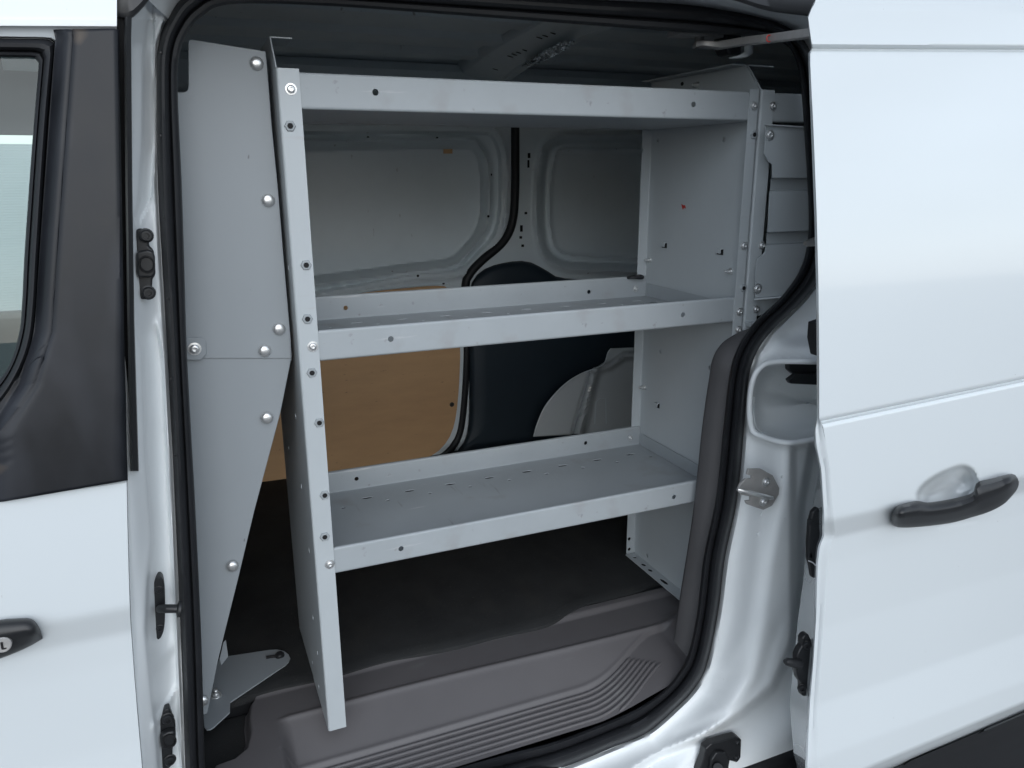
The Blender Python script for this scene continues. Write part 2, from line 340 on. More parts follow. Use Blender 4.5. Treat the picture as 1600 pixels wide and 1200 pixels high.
# --- B pillar: the pressed jamb between cab door and seal
ridge1 = [(228, 20), (221, 90), (220, 230), (215, 315), (208, 345)]
ridge2 = [(243, 90), (244, 230), (240, 310), (222, 350)]
ridge3 = [(212, 515), (222, 545), (226, 700), (232, 770), (238, 845), (229, 905), (226, 985), (237, 1090), (247, 1210), (255, 1330)]
ridge4 = [(246, 505), (256, 560), (263, 700), (270, 850), (276, 985), (270, 1010), (244, 1042)]
ridge5 = [(277, 1075), (262, 1100), (240, 1135)]
def bY(x, y):
    xr = np.interp(y, [p[1] for p in SO[3:13]][::-1], [p[0] for p in SO[3:13]][::-1])
    t = (xr - x) / 60.0
    Y = Ys(y) + .006 - .012 * sst(.02, .12, t) - .070 * sst(.15, 1.2, t)
    for rl, w, h in ((ridge1, 11, .006), (ridge2, 8, -.004), (ridge3, 10, .006), (ridge4, 7, .006), (ridge5, 4, .009)):
        Y = Y - h * gau(dist_poly(x, y, rl) / w) * .8
    a = np.interp(y, [p[1] for p in ridge3], [p[0] for p in ridge3]); b = np.interp(y, [505, 560, 700, 850, 985, 1330], [246, 256, 263, 270, 277, 290])
    lo = .011 * sst(-1, 5, x - a) * sst(-1, 5, b - x) * sst(495, 530, y)           # pressed channel between the two ridges
    a = np.interp(y, [20, 90, 230, 315, 345], [228, 221, 220, 215, 206]); b = np.interp(y, [90, 230, 310, 345], [243, 244, 240, 222])
    hi = .010 * sst(0, 6, x - a) * sst(0, 5, b - x) * sst(360, 335, y)
    return Y + lo + hi
L_ = [(170, 1330), (168, 1200), (165, 960), (165, 745), (168, 735), (170, 300), (172, 60), (180, 20), (195, -10), (240, -60)]
R_ = [(306, 1330), (293, 1200), (281, 960), (272, 745), (271, 735), (249, 300), (250, 60), (264, 30), (290, -4), (345, -26)]
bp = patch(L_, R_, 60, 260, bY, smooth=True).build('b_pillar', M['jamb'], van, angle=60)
# rubber strip between door and pillar
m = MB()
for pts, Y in (([(180, -30), (192, -30), (194, 60), (197, 400), (203, 735), (190, 738), (180, 60)], .868),):
    m.prism([P(x, y, Y) for x, y in pts], (0, .03, 0))
m.build('gap_channel', M['dark'], bp)
m = MB(); rows = []
for (x0, x1, y) in ((195, 206, 26), (194, 205, 60), (196, 207, 300), (199, 210, 500), (204, 217, 736)):
    rows.append([P(x0, y, .885), P(x0, y, .848), P((x0*2+x1)/3, y, .843), P(x1 - 1.5, y, .846), P(x1, y, .852), P(x1, y, .885)])
m.grid(rows); m.cap(rows[0]); m.cap(rows[-1]); m.build('weather_strip', M['plastic'], bp)

# --- header over the opening, black roof moulding above it
HT = [(232, 0), (250, -30), (330, -62), (500, -60), (700, -48), (940, -28), (1060, -16), (1140, 0), (1200, 16), (1270, 27), (1300, 40)]
HB = [(268, 34), (290, -2), (340, -26), (500, -22), (700, -11), (940, 3), (1060, 9), (1140, 20), (1205, 35), (1247, 55), (1275, 92)]
def hY(x, y): return Ys(y)
a = resample(HT, 120); b = resample(HB, 120); rows = []
for i in range(120):
    row = []
    for t, yy in ((-.3, .90), (0, .905), (.12, .912), (.4, .925), (.7, .945), (.9, .956), (1, .962)):
        q = a[i] * (1-t) + b[i] * t; row.append(P(q[0], q[1], yy))
    rows.append(row)
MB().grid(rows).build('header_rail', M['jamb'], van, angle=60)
RT = [(175, -120), (300, -170), (700, -150), (1000, -115), (1300, -80)]; RB = [(180, 27), (205, 29), (233, 0), (255, -34), (340, -62), (700, -47), (940, -28), (1060, -16), (1140, -1), (1200, 17), (1270, 26), (1340, 34)]
a = resample(RT, 120); b = resample(RB, 120); rows = []
for i in range(120):
    rows.append([P(*(a[i]*(1-t) + b[i]*t), yy) for t, yy in ((0, .885), (.6, .868), (.93, .862), (.985, .864), (1, .872), (1.0, .92))])
MB().grid(rows).build('roof_moulding', M['plastic'], van, angle=40)

# --- rear jamb with the pocket for the roller, striker, lower track
pocket = sm([(1330, 566), (1290, 567), (1212, 567), (1188, 577), (1176, 600), (1172, 640), (1176, 668), (1186, 678), (1232, 690), (1290, 680), (1330, 672)], 60)
edgeB = [(1300, 560), (1262, 690), (1244, 790), (1242, 917), (1230, 1007), (1203, 1070), (1154, 1110), (1095, 1146), (1025, 1175), (985, 1200), (900, 1232)]
ledge = [(1150, 1148), (1178, 1140)]
SO_R = SO[26:42]; outB = edgeB + [(900, 1600), (1800, 1600), (1800, 400)]
def jY(x, y):
    so = dist_poly(x, y, SO_R); d = dist_poly(x, y, edgeB); out = inside(x, y, outB) & (np.asarray(y) > 690)
    Y = Ys(y) + .008 - .014 * sst(0, 7, so) - .068 * sst(2, 80, so)
    Y = Y + np.where(out, .022 * sst(0, 15, d) - .022 * sst(20, 85, d), 0)
    Y = Y - .008 * gau((sdist(x, y, pocket) + 4) / 5)                            # rolled lip round the pocket
    Y = Y + .020 * sst(545, 520, y) * sst(1195, 1240, x)
    Y = Y + .012 * sst(1232, 1246, x) * sst(688, 700, y) * sst(1000, 940, y)
    Y = Y + .002 * gau(dist_poly(x, y, [(1060, 1150), (1150, 1110), (1190, 1060), (1215, 980)]) / 9)
    Y = Y - .002 * gau(dist_poly(x, y, [(1120, 1060), (1165, 990), (1180, 900), (1185, 800)]) / 14)
    return Y
JL = [(1296, 395), (1279, 438), (1252, 470), (1207, 514), (1183, 549), (1170, 590), (1163, 663), (1152, 777), (1133, 870), (1122, 955), (1105, 1037), (1086, 1074), (1057, 1105), (1011, 1144), (955, 1167), (881, 1197), (790, 1225), (610, 1277), (395, 1338), (250, 1380), (60, 1436)]
JR = [(1420, 395), (1420, 450), (1420, 500), (1420, 560), (1420, 600), (1420, 640), (1420, 690), (1420, 780), (1420, 900), (1420, 1000), (1400, 1120), (1350, 1220), (1280, 1300), (1180, 1360), (1080, 1400), (980, 1440), (860, 1480), (640, 1540), (420, 1600), (260, 1650), (60, 1710)]
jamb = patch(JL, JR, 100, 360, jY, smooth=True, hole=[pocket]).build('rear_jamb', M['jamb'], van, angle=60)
# pocket bowl and its rolled lip
m = MB(); rows = []; cxp, cyp = 1262, 630; PY = float(jY(1190, 690)) - .01
for k, (s_, w, dy) in enumerate(((1.02, 1, .004), (.99, 1, .004), (.965, .7, .010), (.93, 0, .016), (.89, 0, .030), (.83, 0, .040), (.70, 0, .046), (.35, 0, .047), (.02, 0, .047))):
    rows.append([P(cxp + (x-cxp)*s_, cyp + (y-cyp)*s_, (float(jY(x, y)) * w + PY * (1-w)) + dy + (.03 * (1-w) * sst(650, 600, y))) for x, y in pocket])
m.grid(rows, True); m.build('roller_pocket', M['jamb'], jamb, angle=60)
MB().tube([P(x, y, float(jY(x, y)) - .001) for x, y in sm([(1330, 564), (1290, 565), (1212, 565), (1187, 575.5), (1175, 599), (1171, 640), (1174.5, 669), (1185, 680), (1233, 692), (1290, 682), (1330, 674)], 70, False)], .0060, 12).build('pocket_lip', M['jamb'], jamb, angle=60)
m = MB()
for pts, Y in (([(1232, 568), (1300, 568), (1300, 588), (1268, 590), (1240, 585), (1232, 578)], .895), ([(1245, 584), (1300, 584), (1300, 603), (1236, 600), (1232, 594)], .885)):
    m.prism([P(x, y, Y) for x, y in pts], (0, .012, 0))
m.build('roller_bracket', M['plastic'], jamb, bevel=.003)
m = MB(); m.prism([P(x, y, .80) for x, y in [(1275, 505), (1290, 500), (1290, 560), (1278, 556), (1273, 530)]], (0, .02, 0)); m.build('rubber_stop', M['plastic'], jamb, bevel=.002)
# latch striker on the jamb

pl = [(1170, 733), (1190, 733), (1208, 743), (1218, 763), (1217, 773), (1207, 790), (1193, 797), (1167, 788), (1165, 783), (1173, 782), (1173, 776), (1157, 773), (1153, 767), (1157, 757), (1165, 749), (1175, 748), (1175, 743), (1168, 742)]
SY = min(float(jY(x, y)) for x, y in pl if x > 1164) + .004
m = MB(); m.prism([P(x, y, SY - .010) for x, y in pl], (0, .006, 0)); st = m.build('latch_striker', M['galv'], jamb, bevel=.0012)
MB().tube([P(1156, 768, SY - .006), P(1156, 767, SY - .030), P(1170, 769, SY - .034), P(1198, 776, SY - .034), P(1205, 778, SY - .028), P(1206, 778, SY - .008)], .0042, 10).build('striker_bar', M['zinc'], st)
for x, y in ((1197, 753), (1193, 784)): fast('screw', 'screw', P(x, y, SY - .010), OUT, M['zinc'], st, 1.1)
# small pips and paint buttons on the jamb
for x, y in ((1185, 834), (1226, 812), (1190, 803), (1222, 745)):
    fast('disc', 'paint_pip', P(x, y, jY(x, y) + .0), OUT, M['dark'], jamb, .9).data = BM['disc']
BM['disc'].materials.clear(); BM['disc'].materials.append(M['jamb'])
# lower roller arm and its opening in the sill
pts = [(1100, 1186), (1103, 1170), (1112, 1162), (1122, 1160), (1138, 1155), (1152, 1151.5), (1159, 1156), (1158, 1184), (1152, 1192), (1141, 1189), (1139, 1200), (1146, 1216), (1085, 1224)]
LY = min(float(jY(x, y)) for x, y in pts)
m = MB(); m.prism([P(x, y, LY + .002) for x, y in pts], (0, .02, 0)); la = m.build('lower_roller_arm', M['plastic'], van, bevel=.003, seg=3)
m = MB(); m.prism([P(x, y, LY - .006) for x, y in [(1112, 1188), (1120, 1176), (1134, 1176), (1140, 1186), (1138, 1212), (1108, 1218)]], (0, .012, 0)); m.build('arm_bracket', M['plastic'], la, bevel=.003, seg=3)
MB().tube([P(1122, 1200, LY - .006), P(1122, 1200, LY - .016)], .011, 18).build('roller', M['rubber'], la, bevel=.002)
for x, y in ((1152, 1160), (1150, 1184)): fast('black_bolt', 'bolt', P(x, y, LY + .002), OUT, M['plastic'], la, .7)

# --- cab door
def rows_patch(name, mt, rows_px, nu, off, parent, x1fac=None, relief=None, angle=50, solid=0):
    """rows_px: (left point, right point, extra depth); follows the body-side curvature"""
    l = np.array([r[0] for r in rows_px]); r = np.array([r[1] for r in rows_px]); e = np.array([r[2] for r in rows_px])
    u = np.linspace(0, 1, nu)[None, :, None]; q = l[:, None, :] * (1 - u) + r[:, None, :] * u; x, y = q[..., 0], q[..., 1]
    Y = skinY(x, y, off) + e[:, None] + (relief(x, y) if relief else 0)
    return MB().grid(Parr(x, y, Y)).build(name, mt, parent, angle=angle, solid=solid)
def lerp_rows(keys, step):
    out = []
    for (l0, r0, e0), (l1, r1, e1) in zip(keys[:-1], keys[1:]):
        n = max(1, int(max(abs(l1[1]-l0[1]), abs(r1[1]-r0[1])) / step))
        for k in range(n):
            t = k / n; out.append((tuple(a*(1-t)+b*t for a, b in zip(l0, l1)), tuple(a*(1-t)+b*t for a, b in zip(r0, r1)), e0*(1-t)+e1*t))
    out.append(keys[-1]); return out
def fdrow(yr, xr, e=0, k=None):            # a level row on the cab door: right end on the door's rear edge, left end out of view
    sl = (255 - yr) / (3750 - xr) if k is None else k
    return ((-560, yr - sl * (xr + 560)), (xr, yr), e)
keys = [fdrow(752.5, 197.5, .012), fdrow(751, 197.5, .002), fdrow(754, 197.7, 0), fdrow(800, 198.5), fdrow(880, 200.5), fdrow(960, 203), fdrow(1040, 208.5), fdrow(1120, 215), fdrow(1200, 222), fdrow(1330, 236), fdrow(1420, 246)]
fd = rows_patch('cab_door', M['white'], lerp_rows(keys, 7), 70, 0, van)
fd['label'] = 'cab door with black pillar trim'
# rolled rear edge of the lower door
ed = resample([(197.5, 751), (198.5, 800), (200.5, 880), (203, 960), (208.5, 1040), (215, 1120), (222, 1200), (236, 1330), (246, 1420)], 90); rows = []
for x, y in ed:
    Y = skinY(x, y); rows.append([P(x, y, Y), P(x + 1.3, y, Y + .002), P(x + 1.8, y, Y + .006), P(x + .5, y, Y + .012), P(x - 4, y, Y + .05)])
MB().grid(rows).build('door_edge', M['white'], fd, angle=60)
# upper frame of the cab door
keys = [((-560, -120), (183, -120), .012), ((-560, 30), (182.5, 33), 0), ((-560, 38), (182.5, 41), .001), ((-560, 42), (182.5, 45), .006), ((-560, 60), (182, 63), .012), ((-560, 80), (182, 80), .016)]
rows_patch('door_frame', M['white'], lerp_rows(keys, 8), 40, 0, fd)
# pillar trim
tl = [(86, 62), (92, 54), (104, 49), (122, 47.5), (181.5, 47.5)]
def trimY(x, y):
    t = x - np.interp(y, [60, 400, 520, 600, 680], [88, 63, 55, 30, -20])
    return skinY(x, y) - .003 + .012 * sst(26, 0, t) + .002 * gau((t - 27) / 5) + .004 * sst(177, 183, x - (y / 750) * 14)
a = [(84, 48), (88, 62), (78, 180), (63, 400), (58, 480), (50, 540), (30, 590), (0, 637), (-60, 690), (-200, 740), (-540, 800), (-560, 880)]
b = [(181, 46), (181, 62), (183, 180), (187.5, 400), (189.5, 480), (191, 540), (192.5, 590), (194, 637), (195, 690), (196, 720), (196.8, 742), (197, 749.5)]
pt = patch(a, b, 70, 170, trimY, smooth=False).build('pillar_trim', M['pillar'], fd, angle=50, solid=-.004)
# window: frame seal and glass
wo = [(-560, 40), (-200, 52), (0, 57.5), (60, 58.5), (80, 60), (87, 64), (86, 80), (76, 190), (63, 390), (58, 475), (50, 536), (30, 588), (0, 635), (-60, 688), (-200, 738), (-560, 800)]
wi = [(-560, 72), (-200, 84), (0, 88.5), (45, 89), (54, 90), (60, 97), (60, 110), (51, 220), (39, 390), (35, 470), (30, 520), (14, 570), (-14, 608), (-70, 655), (-210, 704), (-560, 766)]
a = resample(wo, 150); b = resample(wi, 150); rows = []
for i in range(150):
    rows.append([P(*(a[i]*(1-t) + b[i]*t), skinY(*(a[i]*(1-t) + b[i]*t)) + e) for t, e in ((-.05, .012), (.0, .006), (.06, .013), (.13, .006), (.3, .002), (.5, .003), (.62, .006), (.7, .012), (.78, .009), (.9, .010), (1.0, .013), (1.02, .022))])
MB().grid(rows).build('window_seal', M['rubber'], fd, angle=40)
g_out = [tuple(p) for p in resample(wi, 90)]
m = MB(); rows = []
gb = resample([(-600, 72), (-600, 760)], 40); 
ga = resample([(70, 78), (70, 110), (60, 220), (48, 390), (44, 470), (38, 530), (20, 585), (-10, 625), (-70, 672), (-210, 720)], 40, False)
for i in range(40):
    rows.append([P(*(gb[i]*(1-u) + ga[i]*u), skinY(*(gb[i]*(1-u) + ga[i]*u)) + .016) for u in np.linspace(0, 1, 16)])
MB().grid(rows).build('window_glass', M['glass'], fd, angle=60)
# outside handles: a loft between an upper and a lower outline
def handle(name, top, bot, off, parent, mt, bulge=.030):
    a = resample(top, 40); b = resample(bot, 40); rows = []
    for i in range(40):
        t = i / 39; ring = []
        sk = skinY(*((a[i] + b[i]) / 2), off)
        e = sst(0, .10, t) * sst(0, .10, 1 - t)
        for s_, h in ((0, -.2), (0, .25), (.04, .6), (.16, .86), (.36, 1.0), (.44, 1.0), (.62, .80), (.82, .55), (.96, .35), (1, .1), (1, -.2)):
            q = a[i]*(1-s_) + b[i]*s_; ring.append(P(q[0], q[1], sk - bulge * h * (.35 + .65*e)))
        rows.append(ring)
    m = MB(); m.grid(rows); m.cap(rows[0]); m.cap(rows[-1]); return m.build(name, mt, parent, angle=50)
h1 = handle('door_handle', [(-170, 1015), (-160, 1003), (-90, 990), (-30, 975), (0, 968.5), (24, 966.5), (45, 966), (55, 971), (63, 984), (66, 994)], [(-170, 1052), (-160, 1058), (-90, 1052), (-30, 1037), (0, 1029), (24, 1020), (44, 1011), (55, 1005), (63, 1000), (66.5, 998)], 0, fd, M['plastic'], .022)
kp = P(4, 1007, skinY(4, 1007) - .0240)
kc = turned('key_cylinder_face', [(.0100, -.004), (.0100, .0015), (.0088, .0026), (.0020, .0026)]); kc.materials.append(M['galv'])
put('key_cylinder', kc, None, fd, kp, Vector((.05, -1, .1)).to_track_quat('Z', 'Y'))
m = MB(); c = kp + Vector((0, -.0033, 0)); m.box(c + Vector((-.0012, -.0006, -.005)), c + Vector((.0012, .0006, .005))); m.box(c + Vector((.0012, -.0006, -.005)), c + Vector((.004, .0006, -.0035))); m.build('key_slot', M['dark'], fd)

# hardware on the B pillar
def guide_block(pts, cxy, bolts, name, nose):
    Y = min(bY(*cxy), bY(cxy[0] - 8, cxy[1]))
    m = MB(); m.prism([P(x, y, Y - .010) for x, y in pts], (0, .016, 0)); o = m.build(name, M['plastic'], bp, bevel=.003, seg=3)
    m = MB(); m.prism([P(x, y, Y - .020) for x, y in nose], (0, .012, 0)); m.build('socket_block', M['plastic'], o, bevel=.004, seg=3)
    r0 = P(cxy[0], cxy[1], Y - .021)
    m = MB(); rr = []
    for r, dy in ((.0115, 0), (.0115, -.0015), (.0095, -.002), (.0085, .0), (.0080, .010), (.002, .0102)): rr.append([r0 + Vector((r*math.cos(a)*.9, dy, r*math.sin(a)*1.05)) for a in [2*math.pi*i/20 for i in range(20)]])
    m.grid(rr, True); m.cap(rr[-1]); m.build('socket', M['dark'], o)
    for x, y in bolts: fast('black_bolt', 'bolt', P(x, y, Y - .010), (.15, -1, 0), M['plastic'], o, .95)
    return o
guide_block([(212, 359), (218, 357.5), (229, 359), (233, 365), (234, 374), (232, 384), (240, 392), (243, 430), (238, 436), (237, 458), (236, 464), (230, 468), (220, 468), (216, 462), (213, 440), (211, 400)], (229.5, 413), [(228, 368), (231.5, 457)], 'upper_guide_socket', [(213, 394), (230, 390), (239, 393), (242, 402), (242.5, 428), (238, 434), (216, 434), (213, 425)])
guide_block([(250, 1122), (256, 1110), (264, 1106), (268, 1118), (274, 1134), (275, 1160), (270, 1168), (269, 1196), (264, 1202), (252, 1202), (248, 1180), (248, 1140)], (265, 1158), [(261, 1122), (265, 1187)], 'lower_guide_socket', [(250, 1150), (262, 1144), (273, 1143), (275, 1160), (268, 1172), (252, 1172)])
Yk = bY(248, 950)
m = MB(); m.prism([P(x, y, Yk - .010) for x, y in sm([(246, 902), (253, 903), (257, 920), (258, 960), (256, 985), (250, 999), (244, 998), (239, 975), (238, 930), (241, 910)], 40)], (0, .02, 0)); sp = m.build('striker_plate', M['plastic'], bp, bevel=.002)
MB().tube([P(250, 951, Yk - .008), P(254, 951, Yk - .03), P(262, 951, Yk - .035), P(279, 951, Yk - .037)], .0065, 14).build('striker_pin', M['plastic'], sp)
MB().tube([P(276, 951.5, Yk - .037), P(278, 951.5, Yk - .037), P(282, 951.5, Yk - .037), P(284, 951.5, Yk - .037)], [.006, .0125, .0125, .008], 18).build('pin_head', M['plastic'], sp)
for x, y in ((248, 921), (250, 981)): fast('black_bolt', 'screw', P(x, y, Yk - .010), OUT, M['plastic'], sp, .55)
# little clips along the seal on the pillar
for x, y in ((251, 82), (251, 212), (257, 341), (262, 467), (267, 592), (274, 712)):
    fast('black_bolt', 'seal_clip', P(x, y, Ys(y) - .016), OUT, M['plastic'], seal, .18)

# --- sliding door, slid back and standing out from the body
OFF = -.130
cup = sm([(1434, 783), (1433, 772), (1440, 760), (1456, 747), (1480, 735), (1503, 728), (1518, 733), (1526, 746), (1527, 757), (1520, 772), (1490, 792), (1450, 795)], 50)
def sdrel(x, y):
    d = sdist(x, y, cup); return .009 * sst(-3, 6, d) + .016 * sst(2, 26, d) + .004 * sst(8, 30, sdist(x, y, [(1420, 820), (1470, 800), (1560, 800), (1530, 826), (1465, 840)]))
def sdr(xl, yl, y16, e=0): s_ = (y16 - yl) / (1600 - xl); return ((xl, yl), (1960, yl + s_ * (1960 - xl)), e)
keys = [sdr(1285, -60, -60, .03), sdr(1274, 2, 7, .002), sdr(1268, 14, 19), sdr(1263, 27, 32), sdr(1265, 45, 49), sdr(1268.5, 69, 71), sdr(1269.5, 72, 74, .002), sdr(1270, 76, 77.5, .009), sdr(1267, 78.5, 80, .009), sdr(1266, 79.5, 81, .003), sdr(1266, 83, 85, .001),
        sdr(1266, 100, 101, .001), sdr(1271, 200, 188, .001), sdr(1276, 330, 304, .001), sdr(1279, 450, 410, .001), sdr(1280, 560, 505, .001), sdr(1280, 654, 588, .001), sdr(1280, 657, 591, .003), sdr(1280, 658.5, 592, .010), sdr(1281, 660.5, 594, .010), sdr(1284, 663, 596.5, .002), sdr(1286, 667, 600, 0),
        sdr(1290, 690, 624), sdr(1297, 733, 668), sdr(1302, 800, 722), sdr(1305, 835, 752), sdr(1299, 848, 764), sdr(1295, 870, 783), sdr(1293, 900, 810), sdr(1288, 967, 872), sdr(1283, 1033, 935), sdr(1278, 1133, 1020), sdr(1281, 1197, 1070), sdr(1284, 1228, 1096), sdr(1285, 1236, 1103, .006), sdr(1286, 1244, 1111, .012), sdr(1287, 1252, 1118, .016)]
sd = rows_patch('sliding_door', M['white'], lerp_rows(keys, 3.2), 230, OFF, van, relief=sdrel, angle=50)
sd['label'] = 'white sliding door slid open to the rear'
# hem and edge face of the sliding door
E0 = [(1274, 2), (1263, 27), (1268.5, 69), (1270, 76), (1266, 82), (1266, 100), (1271, 200), (1276, 330), (1279, 450), (1280, 560), (1280, 654), (1284, 663), (1290, 690), (1297, 733), (1302, 800), (1305, 835), (1299, 848), (1295, 870), (1293, 900), (1288, 967), (1283, 1033), (1278, 1133), (1281, 1197), (1284, 1228), (1287, 1252)]
E1 = [(1272, 2), (1261, 27), (1266, 69), (1268, 76), (1263, 82), (1263, 100), (1267, 200), (1272, 330), (1275, 450), (1276, 560), (1276, 656), (1272, 672), (1273, 695), (1281, 733), (1285, 800), (1285, 837), (1278, 854), (1275, 880), (1274, 915), (1273, 967), (1269, 1033), (1263, 1100), (1258, 1197), (1260, 1228), (1262, 1252)]
E2 = [(1290, 2), (1282, 27), (1286, 69), (1286, 76), (1284, 82), (1284, 100), (1286, 200), (1288, 330), (1290, 450), (1292, 560), (1292, 656), (1290, 672), (1288, 695), (1280, 733), (1268, 800), (1262, 837), (1260, 856), (1258, 880), (1254, 915), (1247, 967), (1240, 1033), (1234, 1100), (1240, 1177), (1250, 1215), (1260, 1240)]
e0 = resample(E0, 220, False); e1 = resample(E1, 220, False); e2 = resample(E2, 220, False); rows = []
for i in range(220):
    s0 = skinY(*e0[i], OFF)
    q = e0[i]*.5 + e1[i]*.5
    rows.append([P(*e0[i], s0 + (.009 if 70 < e0[i][1] < 79 else 0)), P(*(e0[i]*.75 + e1[i]*.25), s0 + .0015), P(*q, s0 + .0045), P(*(e0[i]*.15 + e1[i]*.85), s0 + .006), P(*e1[i], s0 + .009), P(*(e1[i] + np.array([1.2, 0])), s0 + .016), P(*(e1[i]*.92 + e2[i]*.08), s0 + .028), P(*(e1[i]*.4 + e2[i]*.6), s0 + .07), P(*(e1[i]*.1 + e2[i]*.9), s0 + .10), P(*e2[i], s0 + .108), P(*(e2[i] + np.array([22, 0])), s0 + .112)])
MB().grid(rows).build('door_leading_edge', M['white'], sd, angle=45)
handle('door_handle', [(1393, 803), (1397, 795), (1406, 789), (1433, 782.5), (1450, 785), (1484, 780), (1518, 770.5), (1523, 761), (1528, 753), (1550, 747.5), (1580, 740.5), (1588, 744), (1592, 752)],
       [(1392, 812), (1395, 819), (1404, 824), (1434, 823.5), (1484, 817.5), (1518, 808.5), (1545, 800), (1568, 788), (1582, 774), (1589, 765), (1592, 757)], OFF, sd, M['plastic'], .034)
# black lower cladding
keys = [sdr(1287, 1247, 1113, .004), sdr(1287, 1250, 1116, -.004), sdr(1287, 1258, 1123, -.006), sdr(1287, 1262, 1127, -.002), sdr(1287, 1268, 1132, .004), sdr(1287, 1330, 1190, .006), sdr(1287, 1420, 1275, .02), sdr(1287, 1460, 1310, .05)]
rows_patch('lower_cladding', M['plastic'], lerp_rows(keys, 7), 60, OFF, sd, angle=40)
# latch, guide pins on the leading edge
def eY(x, y): return skinY(1290, y, OFF)
Ye = eY(0, 850)
m = MB(); m.prism([P(x, y, Ye + .034) for x, y in [(1271, 800), (1279, 793), (1286, 800), (1286, 840), (1281, 856), (1277, 880), (1275, 905), (1270, 903), (1267, 885), (1264, 875), (1264, 850), (1266, 820)]], (0, .010, 0)); la2 = m.build('latch', M['plastic'], sd, bevel=.003)
for y in (812, 864):
    m = MB(); m.prism([P(x, yy, Ye + .034) for x, yy in [(1264, y), (1270, y - 1), (1270, y + 9), (1263, y + 9)]], (0, .005, 0)); m.build('latch_clip', M['plastic'], la2, bevel=.0015)
MB().tube([P(1263, 876, Ye + .036), P(1270, 879, Ye + .030), P(1276, 885, Ye + .026)], .0012, 6).build('cable', M['zinc'], la2)
Yg = eY(0, 1040) + .034
m = MB(); m.prism([P(x, y, Yg) for x, y in [(1259, 992), (1264, 991), (1268, 1000), (1267, 1030), (1263, 1070), (1260, 1089), (1254, 1088), (1253, 1068), (1248, 1062), (1245, 1050), (1246, 1025), (1250, 1015), (1254, 1010), (1254, 998)]], (0, .014, 0)); gp = m.build('guide_pin_plate', M['plastic'], sd, bevel=.003)
MB().tube([P(1248, 1037, Yg), P(1240, 1036, Yg - .004), P(1230, 1034, Yg - .008), P(1227, 1033.5, Yg - .009)], [.0095, .0085, .007, .004], 14).build('guide_pin', M['plastic'], gp)
for x, y in ((1260, 1007), (1253, 1074)): fast('black_bolt', 'bolt', P(x, y, Yg), (-.5, -1, 0), M['plastic'], gp, .85)
MB().tube([P(1284, 376, .745), P(1272, 378, .742), P(1262, 380, .740), P(1258, 380, .739)], [.0075, .0070, .0055, .0035], 14).build('guide_pin', M['steel'], sd)

# --- upper roller arm
arm_pts = [(1085, 71), (1096, 69), (1118, 71), (1130, 70), (1160, 65), (1200, 60.5), (1240, 55.5), (1300, 48)]
m = MB(); rows = []
ap = resample(arm_pts, 40)
for i, (x, y) in enumerate(ap):
    Y = 1.01 - .22 * sst(1085, 1300, x)
    w = 4.5 if x < 1120 else 6.5
    c = P(x, y, Y); up = Vector((0, 0, .0065 if x > 1120 else .005)); dp = Vector((.006, .014, 0))
    rows.append([c - up - dp, c + up - dp, c + up + dp, c - up + dp])
m.grid(rows, True); m.cap(rows[0]); m.cap(rows[-1]); arm = m.build('roller_arm', M['galv'], van, bevel=.0015)
MB().tube([P(1093, 50, 1.01), P(1093, 62, 1.01), P(1093, 69, 1.01)], [.010, .008, .011], 14).build('pivot_bolt', M['steel'], arm)
m = MB(); m.box(P(1056, 52, 1.01) + Vector((0, -.01, -.003)), P(1126, 55, 1.01) + Vector((0, .03, .003))); m.build('track_plate', M['galv'], arm, bevel=.001)
m = MB(); rows = []
for x, y, Y in ((1170, 52, 1.0), (1170, 70, .995), (1170, 82, .985), (1162, 88, .98), (1146, 92, .99)):
    c = P(x, y, Y); rows.append([c + Vector((-.010, 0, 0)), c + Vector((.010, 0, 0))])
m.grid(rows); m.build('white_bracket', M['white'], arm, solid=.002, angle=70)
m = MB(); m.prism([P(x, y, 1.005) for x, y in [(1134, 50), (1160, 50), (1160, 86), (1140, 86), (1134, 72)]], (0, .04, 0)); m.build('roller_housing', M['plastic'], arm, bevel=.006)
tc_ = P(1195.5, 63.5, 1.01 - .22 * sst(1085, 1300, 1195.5)) + Vector((-.009, -.0205, 0))
MB().tube([tc_ + Vector((math.cos(a)*.0052, 0, math.sin(a)*.0052)) for a in np.linspace(0, 2*math.pi, 24)], .0011, 6, False).build('red_ring_mark', M['red'], arm)

# --- inside: trim of the rear edge of the opening
ti = [(1190, 509), (1168, 514), (1146, 524), (1127, 538), (1114, 560), (1108, 593), (1098, 663), (1086, 777), (1077, 843), (1062, 937), (1055, 985), (1052, 1000)]
to = [(1205, 505), (1185, 520), (1165, 545), (1152, 570), (1147, 590), (1146, 620), (1142, 690), (1128, 790), (1113, 880), (1103, 955), (1093, 1010), (1084, 1040)]
a = resample(ti, 90); b = resample(to, 90); rows = []
for i in range(90):
    rows.append([P(*(a[i]*(1-t) + b[i]*t), yy) for t, yy in ((.03, .999), (-.01, .992), (0, .985), (.05, .980), (.45, .962), (1.0, .945), (1.0, .96))])
MB().grid(rows).build('opening_trim', M['trim'], van, angle=45)

